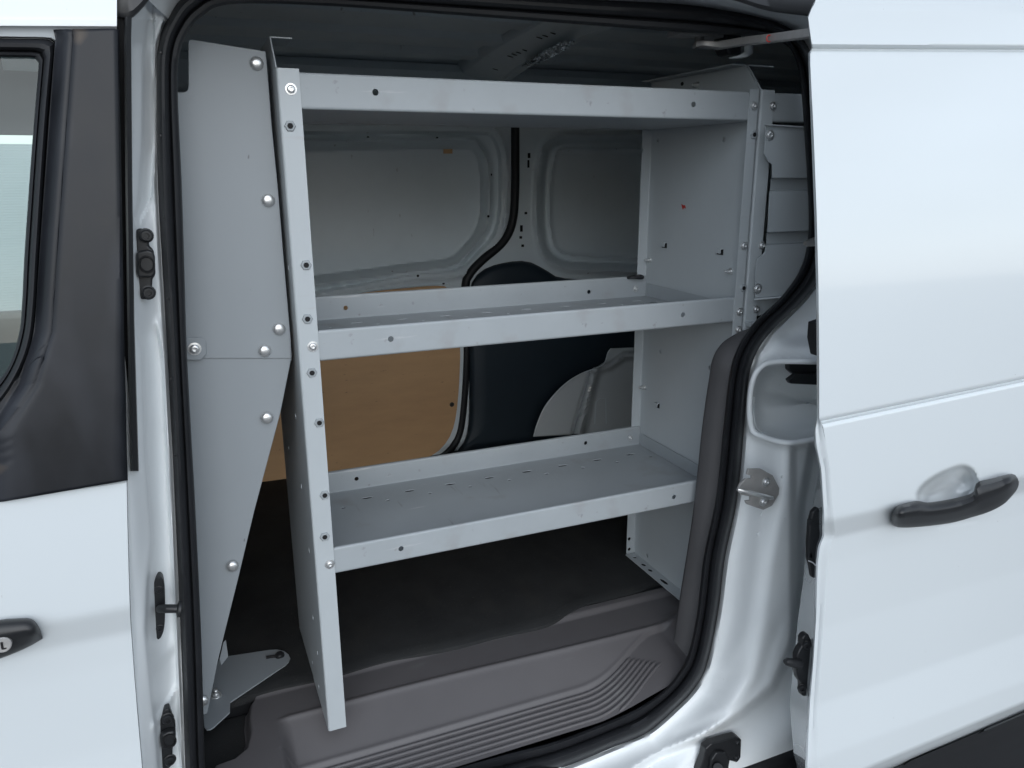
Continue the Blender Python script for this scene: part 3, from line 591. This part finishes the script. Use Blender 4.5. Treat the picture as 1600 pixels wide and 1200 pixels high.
# --- floor: mat, step trim, tread ribs
FZ = -.80
m = MB(); m.ubox((-.30, 1.135, FZ - .05), (2.3, 2.06, FZ - .006)); m.build('cargo_floor', M['plastic'], van)
def edgeY(X): return .993 + .052 * float(sst(.54, .73, X))**1.4
def stepz(X, Y):
    nose = 1.062 - .014 * float(sst(.2, .72, X)); ye = min(edgeY(X), nose - .004); r = float(sst(.54, .73, X)); ze = -.0405 + .036 * r
    if Y > nose: d = 0
    elif Y > ye: d = ze * (nose - Y) / (nose - ye)
    else: d = ze - .0035 * float(sst(0, .004, ye - Y)) - .36 * (ye - Y) * (1 - .5*r)
    e = float(sst(.056, .080, X) * sst(.775, .735, X))
    z = FZ + d * e - .0065 * float(sst(1.140, 1.125, Y))
    z += (.0022 * math.exp(-((Y - nose - .002) / .0045)**2) + .0018 * math.exp(-((Y - ye - .001) / .0035)**2)) * e
    z += .05 * float(sst(.735, .80, X) * sst(1.08, 1.0, Y))
    return z
m = MB(); rows = []
ys = np.r_[.9335, np.linspace(.934, 1.15, 130)]
_lp = [PZ(x, y, FZ) for x, y in [(322, 1215), (324, 1193), (352, 1184), (374, 1166), (381, 1140), (379, 1118), (381, 1098), (398, 1074), (430, 1056), (470, 1040)]]
_lp = sorted((p.y / S, p.x / S) for p in _lp)
for y in ys:
    x0 = float(np.interp(y, [p[0] for p in _lp], [p[1] for p in _lp]))
    xs = np.r_[np.linspace(x0, .12, 70) if x0 < .11 else np.linspace(x0, x0 + .01, 70), np.linspace(max(.124, x0 + .012), .58, 60), np.linspace(.585, .88, 75)]
    rows.append([U(x, y, stepz(x, y) - .02 * sst(x0 + .012, x0, x) - (.09 if y < .9339 else 0)) for x in xs])
m.grid(rows)
mid = [tuple(p) for p in (dSO * .45 + dSI * .55)]; pxs = np.array([px_of(p) for p in m.v]); fa = np.array(m.f); c = pxs[fa].mean(axis=1)
ok = inside(c[:, 0], c[:, 1], mid); m.f = [f for f, k in zip(m.f, ok) if k]
step = m.build('step_trim', M['step'], van, angle=60)
m = MB(); m.ubox((-.30, .965, FZ - .09), (.06, 1.134, FZ - .03)); m.build('sill_rubber', M['carpet'], van, bevel=.01)
for k in range(7):
    x1 = .655 + .007 * k; pts = []
    for x in np.r_[np.linspace(.098, .52, 30), np.linspace(.53, x1, 24)]:
        yy = edgeY(x) - .0086 * (k + 1)
        if yy > .9365: pts.append(U(x, yy, stepz(x, yy) + .0002))
    MB().tube(pts, [.0008] + [.0042] * (len(pts) - 2) + [.0008], 8).build('tread_rib', M['step'], step, angle=60)
# rubber mat with a soft worn edge
m = MB(); rows = []
ex = np.linspace(-.28, 2.2, 160)
def medge(x): return 1.128 + .004 * math.sin(x * 9) - .014 * sst(.50, .60, x) * 0 + .026 * sst(.52, .66, x) + .010 * sst(.75, .8, x) + .002 * math.sin(x * 31)
for t, dz in ((0, -.012), (.0, .000), (.008, .0035), (.025, .004), (.12, .003), (.3, .003), (.6, .003), (.93, .003)):
    rows.append([U(x, medge(x) + t, FZ + dz + .0008 * math.sin(x*23 + t*40)) for x in ex])
m.grid(rows); m.build('floor_mat', M['carpet'], van, angle=60)

# --- far side wall
FW = 2.05
inner = sm([(300, 232), (500, 231), (715, 228), (742, 236), (753, 262), (754, 330), (746, 362), (722, 392), (700, 408), (640, 416), (500, 434), (300, 456)], 80)
outer = sm([(280, 206), (500, 205), (745, 205), (772, 214), (784, 250), (783, 330), (774, 368), (748, 398), (716, 424), (640, 433), (500, 458), (280, 492)], 80)
quart = sm([(852, 232), (868, 219), (900, 216), (1020, 216), (1120, 220), (1120, 418), (1020, 420), (920, 418), (878, 414), (853, 396), (843, 352), (844, 280)], 70)
def fY(x, y):
    so, si, sq = sdist(x, y, outer), sdist(x, y, inner), sdist(x, y, quart)
    return FW + .030 * sst(0, 6, so) - .026 * gau((si + 10) / 4.5) - .010 * gau((so + 8) / 3) + .040 * sst(-2, 5, si) + .050 * sst(0, 9, sq) - .016 * gau((sq + 5) / 4) - .012 * gau((sq - 17) / 3)
m = patch([(280, 60), (280, 860)], [(1060, 90), (1060, 780)], 300, 260, fY, smooth=False)
fw = m.build('far_wall', M['white_in'], van, angle=60)
for x, y in ((575, 215), (683, 216), (767, 273), (763, 338), (573, 440), (653, 431), (595, 452), (693, 443)):
    fast('black_bolt', 'bolt_hole', P(x, y, fY(x, y)), OUT, M['dark'], fw, .45).data = (BM.get('hole2') or BM.setdefault('hole2', turned('dark_hole', [(.0105, 0), (.0105, .001)], 12)))
BM['hole2'].materials.append(M['dark'])
m = MB(); m.prism([P(x, y, fY(700, 238) - .003) for x, y in [(693, 233), (707, 233), (707, 240), (693, 240)]], (0, .003, 0)); m.build('paper_tag', M['board'], fw)
for x0, y0, w_, h_ in ((827, 243, 4, 8), (826, 256, 3, 12), (815, 357, 4, 10), (814, 371, 4, 4), (817, 384, 4, 4), (822, 333, 4, 4)):
    m = MB(); m.prism([P(x, y, FW - .002) for x, y in [(x0-w_/2, y0-h_/2), (x0+w_/2, y0-h_/2), (x0+w_/2, y0+h_/2), (x0-w_/2, y0+h_/2)]], (0, .004, 0)); m.build('slot', M['dark'], fw, bevel=.001)
m = MB(); m.ubox((1.40, 2.054, -.95), (2.31, 2.07, .28)); m.build('far_rear_wall', M['white_in'], van)
m = MB(); m.ubox((-.10, 2.054, -.95), (.20, 2.07, .28)); m.build('far_door_post', M['white_in'], van)
m = MB(); m.ubox((.0, 2.058, -.95), (1.6, 2.07, -.55)); m.build('far_sill', M['white_in'], van)
# far door seal (a thick black bead), dark liner, hardboard, wheel housing
bead = [(806, 120), (805, 205), (805, 290), (801, 345), (786, 378), (752, 408), (733, 430), (727, 455), (728, 560), (722, 650), (712, 690), (690, 712), (640, 740), (500, 790)]
MB().tube([P(x, y, FW - .006) for x, y in resample(bead, 120)], .0155, 12).build('far_door_seal', M['rubber'], fw, angle=60)
lin = sm([(731, 470), (738, 440), (756, 421), (785, 411), (822, 408), (850, 420), (876, 434), (940, 436), (1000, 432), (1200, 425), (1230, 600), (1230, 760), (1000, 770), (690, 800), (705, 720), (725, 690), (733, 640)], 120)
def linY(x, y): return FW - .02 - .015 * sst(0, 25, sdist(x, y, lin))
m = MB(); c0 = (930, 590); rows = []
for s_ in (1.0, .985, .95, .85, .5, .03):
    rows.append([P(c0[0] + (x-c0[0])*s_, c0[1] + (y-c0[1])*s_, FW - .006 - (.0 if s_ == 1 else .022 if s_ > .97 else .03)) for x, y in lin])
m.grid(rows, True); m.build('wheel_arch_liner', M['liner'], fw, angle=60)
bd = sm([(200, 520), (400, 484), (560, 459), (640, 450), (685, 447), (703, 452), (714, 480), (719, 545), (716, 620), (708, 670), (690, 700), (660, 717), (560, 737), (400, 762), (200, 800)], 110)
def wh(pts, Y, th, name, mt, par, bv): m = MB(); m.prism([P(x, y, Y) for x, y in pts], (0, th, 0)); return m.build(name, mt, par, bevel=bv)
wh([(460 + (x-460)*1.030 if x > 460 else x, y + (3 if y > 600 else -2)) for x, y in bd], FW - .012, .014, 'board_backing', M['white_in'], fw, .003)
brd = wh(bd, FW - .020, .009, 'hardboard_panel', M['board'], fw, .001)
for x, y in ((706, 632), (498, 660)): fast('black_bolt', 'trim_plug', P(x, y, FW - .020), OUT, M['plastic'], brd, .85)
whs = [(833, 683), (838, 664), (848, 640), (862, 620), (884, 598), (908, 583), (932, 574), (944, 567), (949, 551), (954, 544), (985, 541), (1060, 540), (1060, 668), (985, 672), (955, 676), (952, 668), (900, 676), (838, 681)]
def whY(x, y):
    r = 1.95 - .04 * gau(dist_poly(x, y, [(930, 576), (918, 620), (905, 680)]) / 6)
    return r + .035 * sst(905, 912, x - (660 - y) * .28 + 10) - .03 * gau(dist_poly(x, y, [(930, 578), (952, 572), (975, 556), (1000, 554)]) / 5)
a = [(833, 682), (838, 664), (848, 640), (862, 620), (884, 598), (908, 583), (932, 574), (944, 567), (949, 551), (954, 544)]
b = [(1080, 668), (1080, 655), (1080, 640), (1080, 620), (1080, 600), (1080, 585), (1080, 570), (1080, 560), (1080, 548), (1080, 540)]
whm = patch(a, b, 90, 60, whY, smooth=False).build('wheel_housing', M['white'], fw, angle=50, solid=.004)
m = MB(); rows = [[P(x, y, 1.95 - e) for e in (.0, .025, .03)] for x, y in sm(a, 50, False)]; m.grid(rows); m.build('housing_flange', M['white_in'], whm, solid=.003, angle=60)
m = MB(); m.tube([P(x, y, whY(x, y) - .002) for x, y in [(929, 662), (931, 628), (937, 622), (946, 622), (947, 662)]], .003, 6); m.build('pressed_line', M['white_in'], whm)
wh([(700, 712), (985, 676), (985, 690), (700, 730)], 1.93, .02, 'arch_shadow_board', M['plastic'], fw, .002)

# --- roof: sheet with swages, cant rail, bow
m = MB(); rows = []
prof = [(.93, .215), (.98, .235), (1.05, .255), (1.20, .268), (1.42, .272), (1.43, .262), (1.50, .262), (1.51, .272), (1.62, .272), (1.632, .260), (1.70, .260), (1.715, .272), (1.82, .271), (1.832, .257), (1.90, .257), (1.915, .270), (2.02, .268), (2.04, .262), (2.05, .23)]
for y, z in prof: rows.append([U(x, y, z + .004 * math.sin(x * 2)) for x in np.linspace(-.35, 2.3, 30)])
m.grid(rows); roof = m.build('roof', M['white_in'], van, angle=25, solid=.006)
m = MB(); rows = []
for y, z in ((2.045, .268), (2.025, .262), (2.015, .246), (2.025, .200), (2.046, .185)): rows.append([U(x, y, z) for x in np.linspace(-.3, 2.3, 12)])
m.grid(rows); cr = m.build('cant_rail', M['white_in'], roof, angle=30, solid=.004)
for x, y in ((518, 111), (606, 115), (630, 118), (662, 120), (728, 120)):
    o = fast('disc', 'rail_hole', P(x, y, 2.019), OUT, M['dark'], roof, 1.5); o.data = BM['hole2']; o.scale = (.5,)*3
def bxl(y): return .505 + .108 * y
def bxr(y): return .470 + .175 * y
def bend(y): return -.020 * (abs(y - 1.5) / .55)**2.5
m = MB(); rows = []
for i in range(30):
    y = .98 + i / 29 * 1.06; xl, xr, b = bxl(y), bxr(y), bend(y)
    rows.append([U(xl - .012, y, .275), U(xl, y, .262 + b), U(xl + .006, y, .259 + b), U(xl*.5 + xr*.5, y, .247 + b), U(xr - .016, y, .236 + b), U(xr - .012, y, .229 + b), U(xr, y, .228 + b), U(xr + .004, y, .232 + b), U(xr + .004, y, .275)])
m.grid(rows); bow = m.build('roof_bow', M['white_in'], roof, angle=20, solid=.002)
m = MB(); rows = []
for i in range(80):                          # glint strip added to the bow: short near-vertical folds facing the opening, flatter backs
    t = i / 79; y = 1.34 + .33 * (i - i % 2) / 79 + .0006 * (i % 2); w = .036 * math.sin(math.pi * (.12 + .8*t))**.6
    rows.append([U(bxr(y) - .024 - w*.3 + w * u, y + .001 * math.sin(u*7 + i), .2262 + bend(y) - (.0042 + .002*random.random()) * (i % 2) * (.4 + .6*random.random())) for u in np.linspace(0, 1, 12)])
m.grid(rows); m.build('glint_strip', M['glint'], bow, angle=15)
for y, u in ((1.18, .4), (1.24, .45), (1.40, .45), (1.44, .4), (1.47, .36), (1.60, .5), (1.64, .46), (1.67, .44), (1.70, .42), (1.86, .5)):
    xl, xr = bxl(y), bxr(y); z = (.262*(1-u) + .234*u) + bend(y) - .0032
    o = put('bow_hole', BM['hole2'], None, bow, U(xl*(1-u) + xr*u, y, z), Vector((-.2, 0, -1)).to_track_quat('Z', 'Y')); o.scale = (.45, 1.1, .5)

# --- ends of the load space, the cab side seen through the window
m = MB(); m.ubox((2.28, .90, -.90), (2.30, 2.06, .27)); m.build('rear_end', M['white_in'], van)
m = MB(); m.ubox((-1.3, 2.02, -.95), (-.02, 2.05, -.30)); m.ubox((-1.3, 2.02, .080), (-.02, 2.05, .26)); m.ubox((-.14, 2.021, -.30), (-.02, 2.049, .085)); m.build('far_cab_door', M['grey_cloth'], van, bevel=.01)
m = MB(); m.ubox((-.075, .955, -.90), (-.055, 2.02, .262)); m.build('cab_bulkhead', M['grey_cloth'], van)
m = MB(); m.ubox((-1.32, .88, -.95), (-1.30, 2.06, -.20)); m.build('cab_front', M['plastic'], van)
m = MB(); m.ubox((-1.3, .92, .262), (-.02, 2.06, .275)); m.build('cab_headliner', M['grey_cloth'], van)
m = MB(); m.ubox((-1.3, .86, -.95), (-.02, 2.05, -.90)); m.build('cab_floor', M['plastic'], van)
# front of the body beyond the cab door, mostly outside the view
m = MB(); rows = []
for z in np.linspace(-.24, -1.0, 24): rows.append([U(x, float(np.interp(z, _tz, _ty)) + .02 * max(0, -.9 - x), z) for x in (-1.45, -1.2, -.9, -.62, -.475)])
m.grid(rows); m.build('front_fender', M['white'], van, solid=-.006)
m = MB(); rows = []
for z in np.linspace(.27, -.25, 14):
    Y = float(np.interp(z, _tz, _ty)); t = (.27 - z) / .52; x = -.50 - .42 * t
    rows.append([U(x - .045, Y + .03, z), U(x - .04, Y, z), U(x, Y, z), U(x + .005, Y + .02, z)])
m.grid(rows); m.build('windscreen_pillar', M['pillar'], van, solid=-.006)
m = MB(); rows = []
for z in np.linspace(.24, -.24, 8):
    t = (.27 - z) / .52; Y = float(np.interp(z, _tz, _ty)) + .016; rows.append([U(-.50 - .42*t, Y, z), U(-.455, Y, z)])
m.grid(rows); m.build('quarter_glass', M['glass'], van)
# outer body behind the sliding door and the roof skin
m = MB(); rows = []
for z in np.linspace(.26, -1.0, 30): rows.append([U(x, float(np.interp(z, _tz, _ty)), z) for x in (1.02, 1.4, 2.3)])
m.grid(rows); m.build('rear_quarter', M['white'], van)
m = MB(); m.ubox((.0, .845, -1.12), (1.9, 2.0, -.975)); m.build('underbody', M['plastic'], van, bevel=.02)

# ------------------------------------------------------------------ shelving unit
su = empty('shelving_unit', U(.48, 1.0, FZ), 'grey metal shelving unit with three shelves behind the side opening', 'shelving')
XL, XR, YF, YB = .127, .834, 1.0, 1.292
T = .0022
def upright(x, sgn, parent, name='upright', fl=.0255, zb=FZ, zt=.118, holes=True):
    """folded sheet side: front and back flange turned inwards (sgn), sloping top corner, top and bottom tabs"""
    X0 = x * S; s_ = sgn
    prof = [Vector((X0 + s_*fl*S, YF*S)), Vector((X0, YF*S)), Vector((X0, YB*S)), Vector((X0 + s_*.020*S, YB*S))]
    sec = thick(fillet(prof, .004, 4), T)
    m = MB(); m.prism([Vector((p.x, p.y, zb*S + H)) for p in sec], (0, 0, (zt - zb)*S)); o = m.build(name, M['shelf'], parent)
    return o
upL = upright(XL, 1, su); upR = upright(XR, -1, su, fl=.0185)
def upper_side(x, parent):
    pts = [(1.001, .1183), (1.036, .157), (1.30, .157), (1.291, .1183)]
    m = MB(); m.prism([U(x - T/2/S, y, z) for y, z in pts], (T, 0, 0)); o = m.build('upper_side', M['shelf'], parent, bevel=.0004); return o
for x, up, s_ in ((XL, upL, 1), (XR, upR, -1)):
    us = upper_side(x, up)
    m = MB(); m.ubox((min(x, x + s_*.026) + (.0009 if s_ > 0 else 0), 1.037, .1558), (max(x, x + s_*.026) - (.0009 if s_ < 0 else 0), 1.29 if s_ < 0 else 1.10, .1574)); m.build('top_tab', M['shelf'], up, bevel=.0004)
    m = MB(); x0, x1 = (x + .0012, x + .024) if s_ > 0 else (x - .024, x - .0012)
    m.ubox((x0, 1.004, FZ + .0046), (x1, 1.288, FZ + .0062)); bt = m.build('foot_flange', M['shelf'], up)
    if s_ < 0: cutholes(bt, [hole(U((x0 + x1)/2, yy, FZ + .0054), (0, 0, 1), .0055, .02, stretch=st_, sdir=Vector((0, 1, 0))) for yy, st_ in ((1.27, 1), (1.235, 1.6), (1.21, 1.6), (1.16, 3.2), (1.07, 1.4))])
# holes and lances in the right side, seen from the front
cutholes(upR, [hole(PX(x, y, XR), (1, 0, 0), r, .02) for x, y, r in ((1132, 218, .0055), (1033, 549, .006), (1029, 220, .004), (1110, 575, .006), (1012, 868, .005))] +
              [hole(P(x, y, YB), (0, 1, 0), r, .02) for x, y, r in ((994, 367, .0045), (993, 397, .0045), (988, 530, .006), (985, 607, .005), (984, 635, .005), (983, 842, .005), (983, 858, .005), (1003, 235, .004))])
cutholes(upL, [hole(PX(x, y, XL), (1, 0, 0), r, .02) for x, y, r in ((452, 418, .005), (456, 560, .005), (463, 650, .006), (452, 700, .004), (472, 760, .005), (484, 860, .006), (490, 965, .005), (497, 1020, .005), (489, 1035, .004), (499, 1073, .005))])
# short up-turned lances
for x, y, w_, h_ in ((1038, 382, .017, .010), (1125, 392, .017, .010), (1027, 632, .015, .010)):
    c = PX(x, y, XR - .0012); m = MB(); m.box(c + Vector((-.0006, -w_/2 - .003, -h_/2 - .003)), c + Vector((-.0001, w_/2 + .001, h_/2 - .001))); m.build('lance_slot', M['dark'], upR); m = MB()
    m.box(c + Vector((-.006, -w_/2, -h_/2)), c + Vector((-.0045, w_/2, h_/2))); m.box(c + Vector((-.0045, -w_/2, h_/2 - .0015)), c + Vector((0, w_/2, h_/2))); m.build('lance', M['shelf'], upR, bevel=.0004)
for x, y in ((1016, 406), (1007, 605), (1142, 424)): fast('stud', 'stud_screw', PX(x, y, XR - .001), (-1, 0, 0), M['zinc'], upR, 1.15)
fast('stud', 'stud_screw', PX(1090, 133, XR - .001), (-1, 0, 0), M['zinc'], upR, 1.1)
for x, y in ((1132, 146), (1139, 149), (1066, 131)):
    o = fast('disc', 'bolt_hole', PX(x, y, XR - .0012), (-1, 0, 0), M['dark'], upR, .55); o.data = BM['hole2']; o.scale = (.55, .4, .5)
m = MB(); c = PX(1068, 323, XR - .0013); pts = [(-.010, -.004), (-.006, .004), (.000, .003), (.009, .006), (.006, -.001), (.002, -.007), (-.003, -.002)]
m.prism([c + Vector((0, a_, b_)) for a_, b_ in pts], (-.0003, 0, 0)); o = m.build('red_patch', M['red'], upR)  # small flat red patch on the side panel
for kind, pts in (('nut', [(453, 197), (478, 414), (480, 498), (487, 582), (498.5, 660), (507, 773), (507, 838)]), ('screw', [(454.5, 139.5), (488.5, 541), (515, 881)])):
    for x, y in pts:
        p = P(x, y, YF) + Vector((0, -T/2, 0))
        if kind == 'nut':
            n_ = nut(p, OUT, upL); d_ = put('socket', BM['hole2'], None, upL, p + Vector((0, -.0030, 0)), Vector(OUT).to_track_quat('Z', 'Y')); d_.scale = (.40, .40, .6)
        else: fast('screw', 'screw', p, OUT, M['zinc'], upL)
for kind, pts in (('nut', [(1177, 210.5), (1160.5, 450)]), ('screw', [(1177, 165.5), (1162, 384), (1155, 487), (1153, 515)])):
    for x, y in pts:
        p = P(x, y, YF) + Vector((0, -T/2, 0))
        if kind == 'nut':
            nut(p, OUT, upR); d_ = put('socket', BM['hole2'], None, upR, p + Vector((0, -.0030, 0)), Vector(OUT).to_track_quat('Z', 'Y')); d_.scale = (.40, .40, .6)
        else: fast('screw', 'screw', p, OUT, M['zinc'], upR)
# shelves: trays with an up-turned lip front and back
def shelf(zb, zt, hf, hb, which):
    t = .0020; y0 = YF*S + .0025; y1 = (YB - .004)*S; z0 = zb*S + H; z1 = zt*S + H
    prof = [Vector((y0 + .010, z1 - .0065)), Vector((y0 + .0085, z1 - .001)), Vector((y0, z1)), Vector((y0, z0)), Vector((y1, z0)), Vector((y1, z1)), Vector((y1 + .009, z1 + .0005)), Vector((y1 + .010, z1 - .008))]
    sec = thick(fillet(prof, .0042, 4), t); xa = (XL + .0016)*S; xb = (XR - .0016)*S
    m = MB(); m.prism([Vector((xa, p.x, p.y)) for p in sec], (xb - xa, 0, 0)); o = m.build('shelf', M['shelf_pan'], su)
    o['label'] = which
    cuts = [hole(P(x, y, YF) + Vector((0, .0025, 0)), (0, 1, 0), .0052, .006) for x, y in hf] + [hole(P(x, y, YB - .004), (0, 1, 0), .005, .006) for x, y in hb]
    n = 9
    for k in range(n):
        x = XL + .05 + (XR - XL - .10) * k / (n - 1)
        cuts.append(hole(U(x, YB - .050, zb), (0, 0, 1), .0055, .02, stretch=2.4, sdir=Vector((1, 0, 0))))
        cuts.append(hole(U(x + .030, YB - .075, zb), (0, 0, 1), .0042, .02, stretch=1.3, sdir=Vector((1, 0, 0))))
    for k in range(5):
        x = XL + .07 + (XR - XL - .14) * k / 4
        cuts.append(hole(U(x, YF + .055, zb), (0, 0, 1), .0032, .02, stretch=2.2, sdir=Vector((1, 0, 0))))
    cutholes(o, cuts)
    # end lips against the sides
    for x, s_ in ((XL, 1), (XR, -1)):
        X = x + s_ * .0024
        pr_ = [U(X, YF + .008, zb + .0012), U(X, YB - .010, zb + .0012), U(X, YB - .012, zb + .026), U(X, YF + .012, zb + .026)]
        m = MB(); m.prism(pr_, (s_ * .0016, 0, 0)); m.build('end_lip', M['shelf_pan'], o, bevel=.0004)
    return o
sh1 = shelf(.0735, .1140, [(587, 144), (1084.5, 163)], [], 'top shelf')
sh2 = shelf(-.2375, -.198, [(611, 530), (1068, 492)], [(540, 481), (920, 456)], 'middle shelf')
sh3 = shelf(-.5460, -.5075, [(627, 858), (1054, 777)], [(557, 748), (915, 692)], 'bottom shelf')
for x, y, sh in ((993, 451, sh2), (985, 684, sh3)): fast('screw', 'screw', P(x, y, YB - .005), OUT, M['zinc'], sh, .9)
# a scrap of clear film and a loose rubber loop left on the middle shelf
m = MB(); rows = []
c = P(1032, 470, 1.14); c.z = -.2375*S + H
for i in range(14):
    rows.append([c + Vector(((i - 6.5)*.008, (j - 5)*.010, .004 + .012*abs(math.sin(i*.9 + j*.7)) * math.exp(-((i-6.5)/6)**2 - ((j-5)/5)**2) + random.uniform(0, .004))) for j in range(11)])
m.grid(rows); fl_ = m.build('plastic_film', M['film'], None, angle=80)
tag(fl_, 'crumpled scrap of clear plastic lying at the right end of the middle shelf', 'plastic scrap')
c = P(993, 433, 1.285)
m = MB(); m.tube([c + Vector((.020*math.cos(a), .012*math.sin(a), .0015*math.sin(2*a))) for a in np.linspace(0, 2*math.pi, 30)], .0040, 8, False); rl = m.build('rubber_loop', M['rubber'], None)
tag(rl, 'small black rubber loop on the back corner of the middle shelf', 'rubber loop')

# ------------------------------------------------------------------ second unit behind the rear edge of the opening
su2 = empty('shelving_unit', U(1.15, 1.0, FZ), 'second grey shelving unit at right, mostly hidden behind the sliding door', 'shelving')
XM = .8385
up2 = upright(XM, 1, su2, fl=.024)
upper_side(XM, up2)
m = MB(); m.ubox((XM + .001, 1.037, .1558), (XM + .05, 1.29, .1574)); m.build('top_tab', M['shelf'], up2)
for x, y in ((1207, 165.5), (1190, 383.5), (1181, 483)): fast('screw', 'screw', P(x, y, YF) + Vector((0, -T/2, 0)), OUT, M['zinc'], up2)
up3 = upright(XM + .72, -1, su2, fl=.024)
def shelf2(zb, zt, name):
    t = .0020; y0 = YF*S + .0025; y1 = (YB - .004)*S; z0 = zb*S + H; z1 = zt*S + H
    prof = [Vector((y0 + .010, z1 - .0065)), Vector((y0 + .0085, z1 - .001)), Vector((y0, z1)), Vector((y0, z0)), Vector((y1, z0)), Vector((y1, z1))]
    sec = thick(fillet(prof, .0042, 4), t); xa = (XM + .0016)*S; xb = (XM + .7184)*S
    m = MB(); m.prism([Vector((xa, p.x, p.y)) for p in sec], (xb - xa, 0, 0)); return m.build('shelf', M['shelf'], su2)
shelf2(.0725, .1140, 'shelf'); shelf2(-.232, -.19, 'shelf')
shelf2(-.546, -.5075, 'shelf')
# folded front plate of the second unit
fp = [(1196, 197, -.006), (1193, 240, -.006), (1200, 252, -.006), (1206, 257, -.006), (1206, 277, -.006), (1204.5, 278.5, .010), (1203, 298, .010), (1202, 300, -.006), (1199, 362, -.006), (1198, 363.5, .010), (1197, 382, .010), (1196, 384, -.006), (1195, 393, -.006), (1190, 399, -.006), (1183, 404, -.006), (1180, 420, -.006), (1180, 465, -.006)]
m = MB(); rows = []
for x, y, e in fp:
    p = P(x, y, .992 + e); d = ray(x, y); rows.append([p, Vector(((XM + .70)*S, p.y, p.z + (0)))])
m.grid(rows); fpl = m.build('folded_front_plate', M['shelf'], su2, angle=0, solid=.0018)
MB().grid([[P(1195, 197, .988), P(1330, 206, .988)], [P(1193.5, 195, .978), P(1330, 203, .978)]]).build('plate_lip', M['shelf'], fpl, solid=.0015)
MB().grid([[P(1180, 465, .988), P(1330, 452, .988)], [P(1178, 468, .978), P(1330, 455, .978)]]).build('plate_lip', M['shelf'], fpl, solid=.0015)
for x, y in ((1202.5, 211), (1183, 451)):
    s_ = fast('screw', 'plate_screw', P(x, y, .985), OUT, M['zinc'], fpl, 1.25)
wh([(1172, 505), (1196, 503), (1198, 509), (1174, 512)], .985, .02, 'bent_tab', M['shelf'], su2, .001)
# side wall inside, behind the second unit
m = MB(); rows = []
for z in np.linspace(.24, -.85, 12): rows.append([U(x, .985 if z < .0 else .985 + .05*z, z) for x in (.955, 1.3, 2.3)])
m.grid(rows); m.build('inner_side_wall', M['white_in'], van)

# ------------------------------------------------------------------ partition wing between cab and shelves
wg = empty('partition_panel', U(.02, 1.03, FZ), 'tall grey sheet-metal partition panel with dome bolts beside the front pillar', 'partition')
WY = 1.03
up_w = [(299, 61.5), (415, 80), (418, 110), (425, 200), (434, 290), (443, 400), (450, 480), (454.5, 533), (454.5, 560), (240, 560), (240, 145), (288, 144), (293, 141), (294.5, 135), (294, 68), (295.5, 63)]
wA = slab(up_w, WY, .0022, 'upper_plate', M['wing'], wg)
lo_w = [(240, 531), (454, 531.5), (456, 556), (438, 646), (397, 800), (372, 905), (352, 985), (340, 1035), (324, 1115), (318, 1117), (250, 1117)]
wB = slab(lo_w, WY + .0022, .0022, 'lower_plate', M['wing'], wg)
st_ = [(318, 532), (446, 532.5), (446, 560), (312, 558)]
tabp = [(255, 527), (316, 527.5), (322, 533), (323, 553), (314, 562.5), (255, 563)]
tb = slab(tabp, WY - .004, .0022, 'joining_tab', M['wing'], wg)
for x, y in ((401, 99), (419, 313), (436, 514), (413.5, 548), (417, 653), (363, 884.5), (316.5, 1095)):
    q = fast('carriage', 'carriage_bolt', P(x, y, WY - .0012), OUT, M['zinc'], wA if y < 560 else wB, .98)
w_ = fast('screw', 'flange_bolt', P(304, 545, WY - .0042), OUT, M['zinc'], tb, 1.2)
m = MB(); fz = FZ + .008
ft = [(323, 1140), (319, 1135), (318, 1118), (330, 1060), (343, 1027), (357, 1025), (422, 1015), (434, 1014.5), (444, 1017), (451, 1022.5), (453.5, 1028), (451, 1034), (446, 1039), (359.5, 1097), (359, 1113), (334, 1136), (328, 1139.5)]
m.prism([PZ(x, y, fz) for x, y in ft], (0, 0, -.003)); fo = m.build('foot_plate', M['wing'], wg, bevel=.0006)
wh([(353, 1000), (356.5, 1026), (346, 1040), (343, 1030), (349, 1004)], 1.11, .002, 'gusset', M['wing'], fo, .0004)
p = PZ(437, 1025, fz); m = MB(); m.tube([p + Vector((-.028, .004, .001)), p + Vector((0, 0, .001))], .0038, 8); m.build('slot', M['dark'], fo)
fast('black_bolt', 'bolt', p + Vector((0, 0, .001)), (0, -.3, 1), M['plastic'], fo, 1.0)
fast('stud', 'flange_bolt', PZ(338, 1088, fz), (0, -.4, 1), M['zinc'], fo, 1.7)
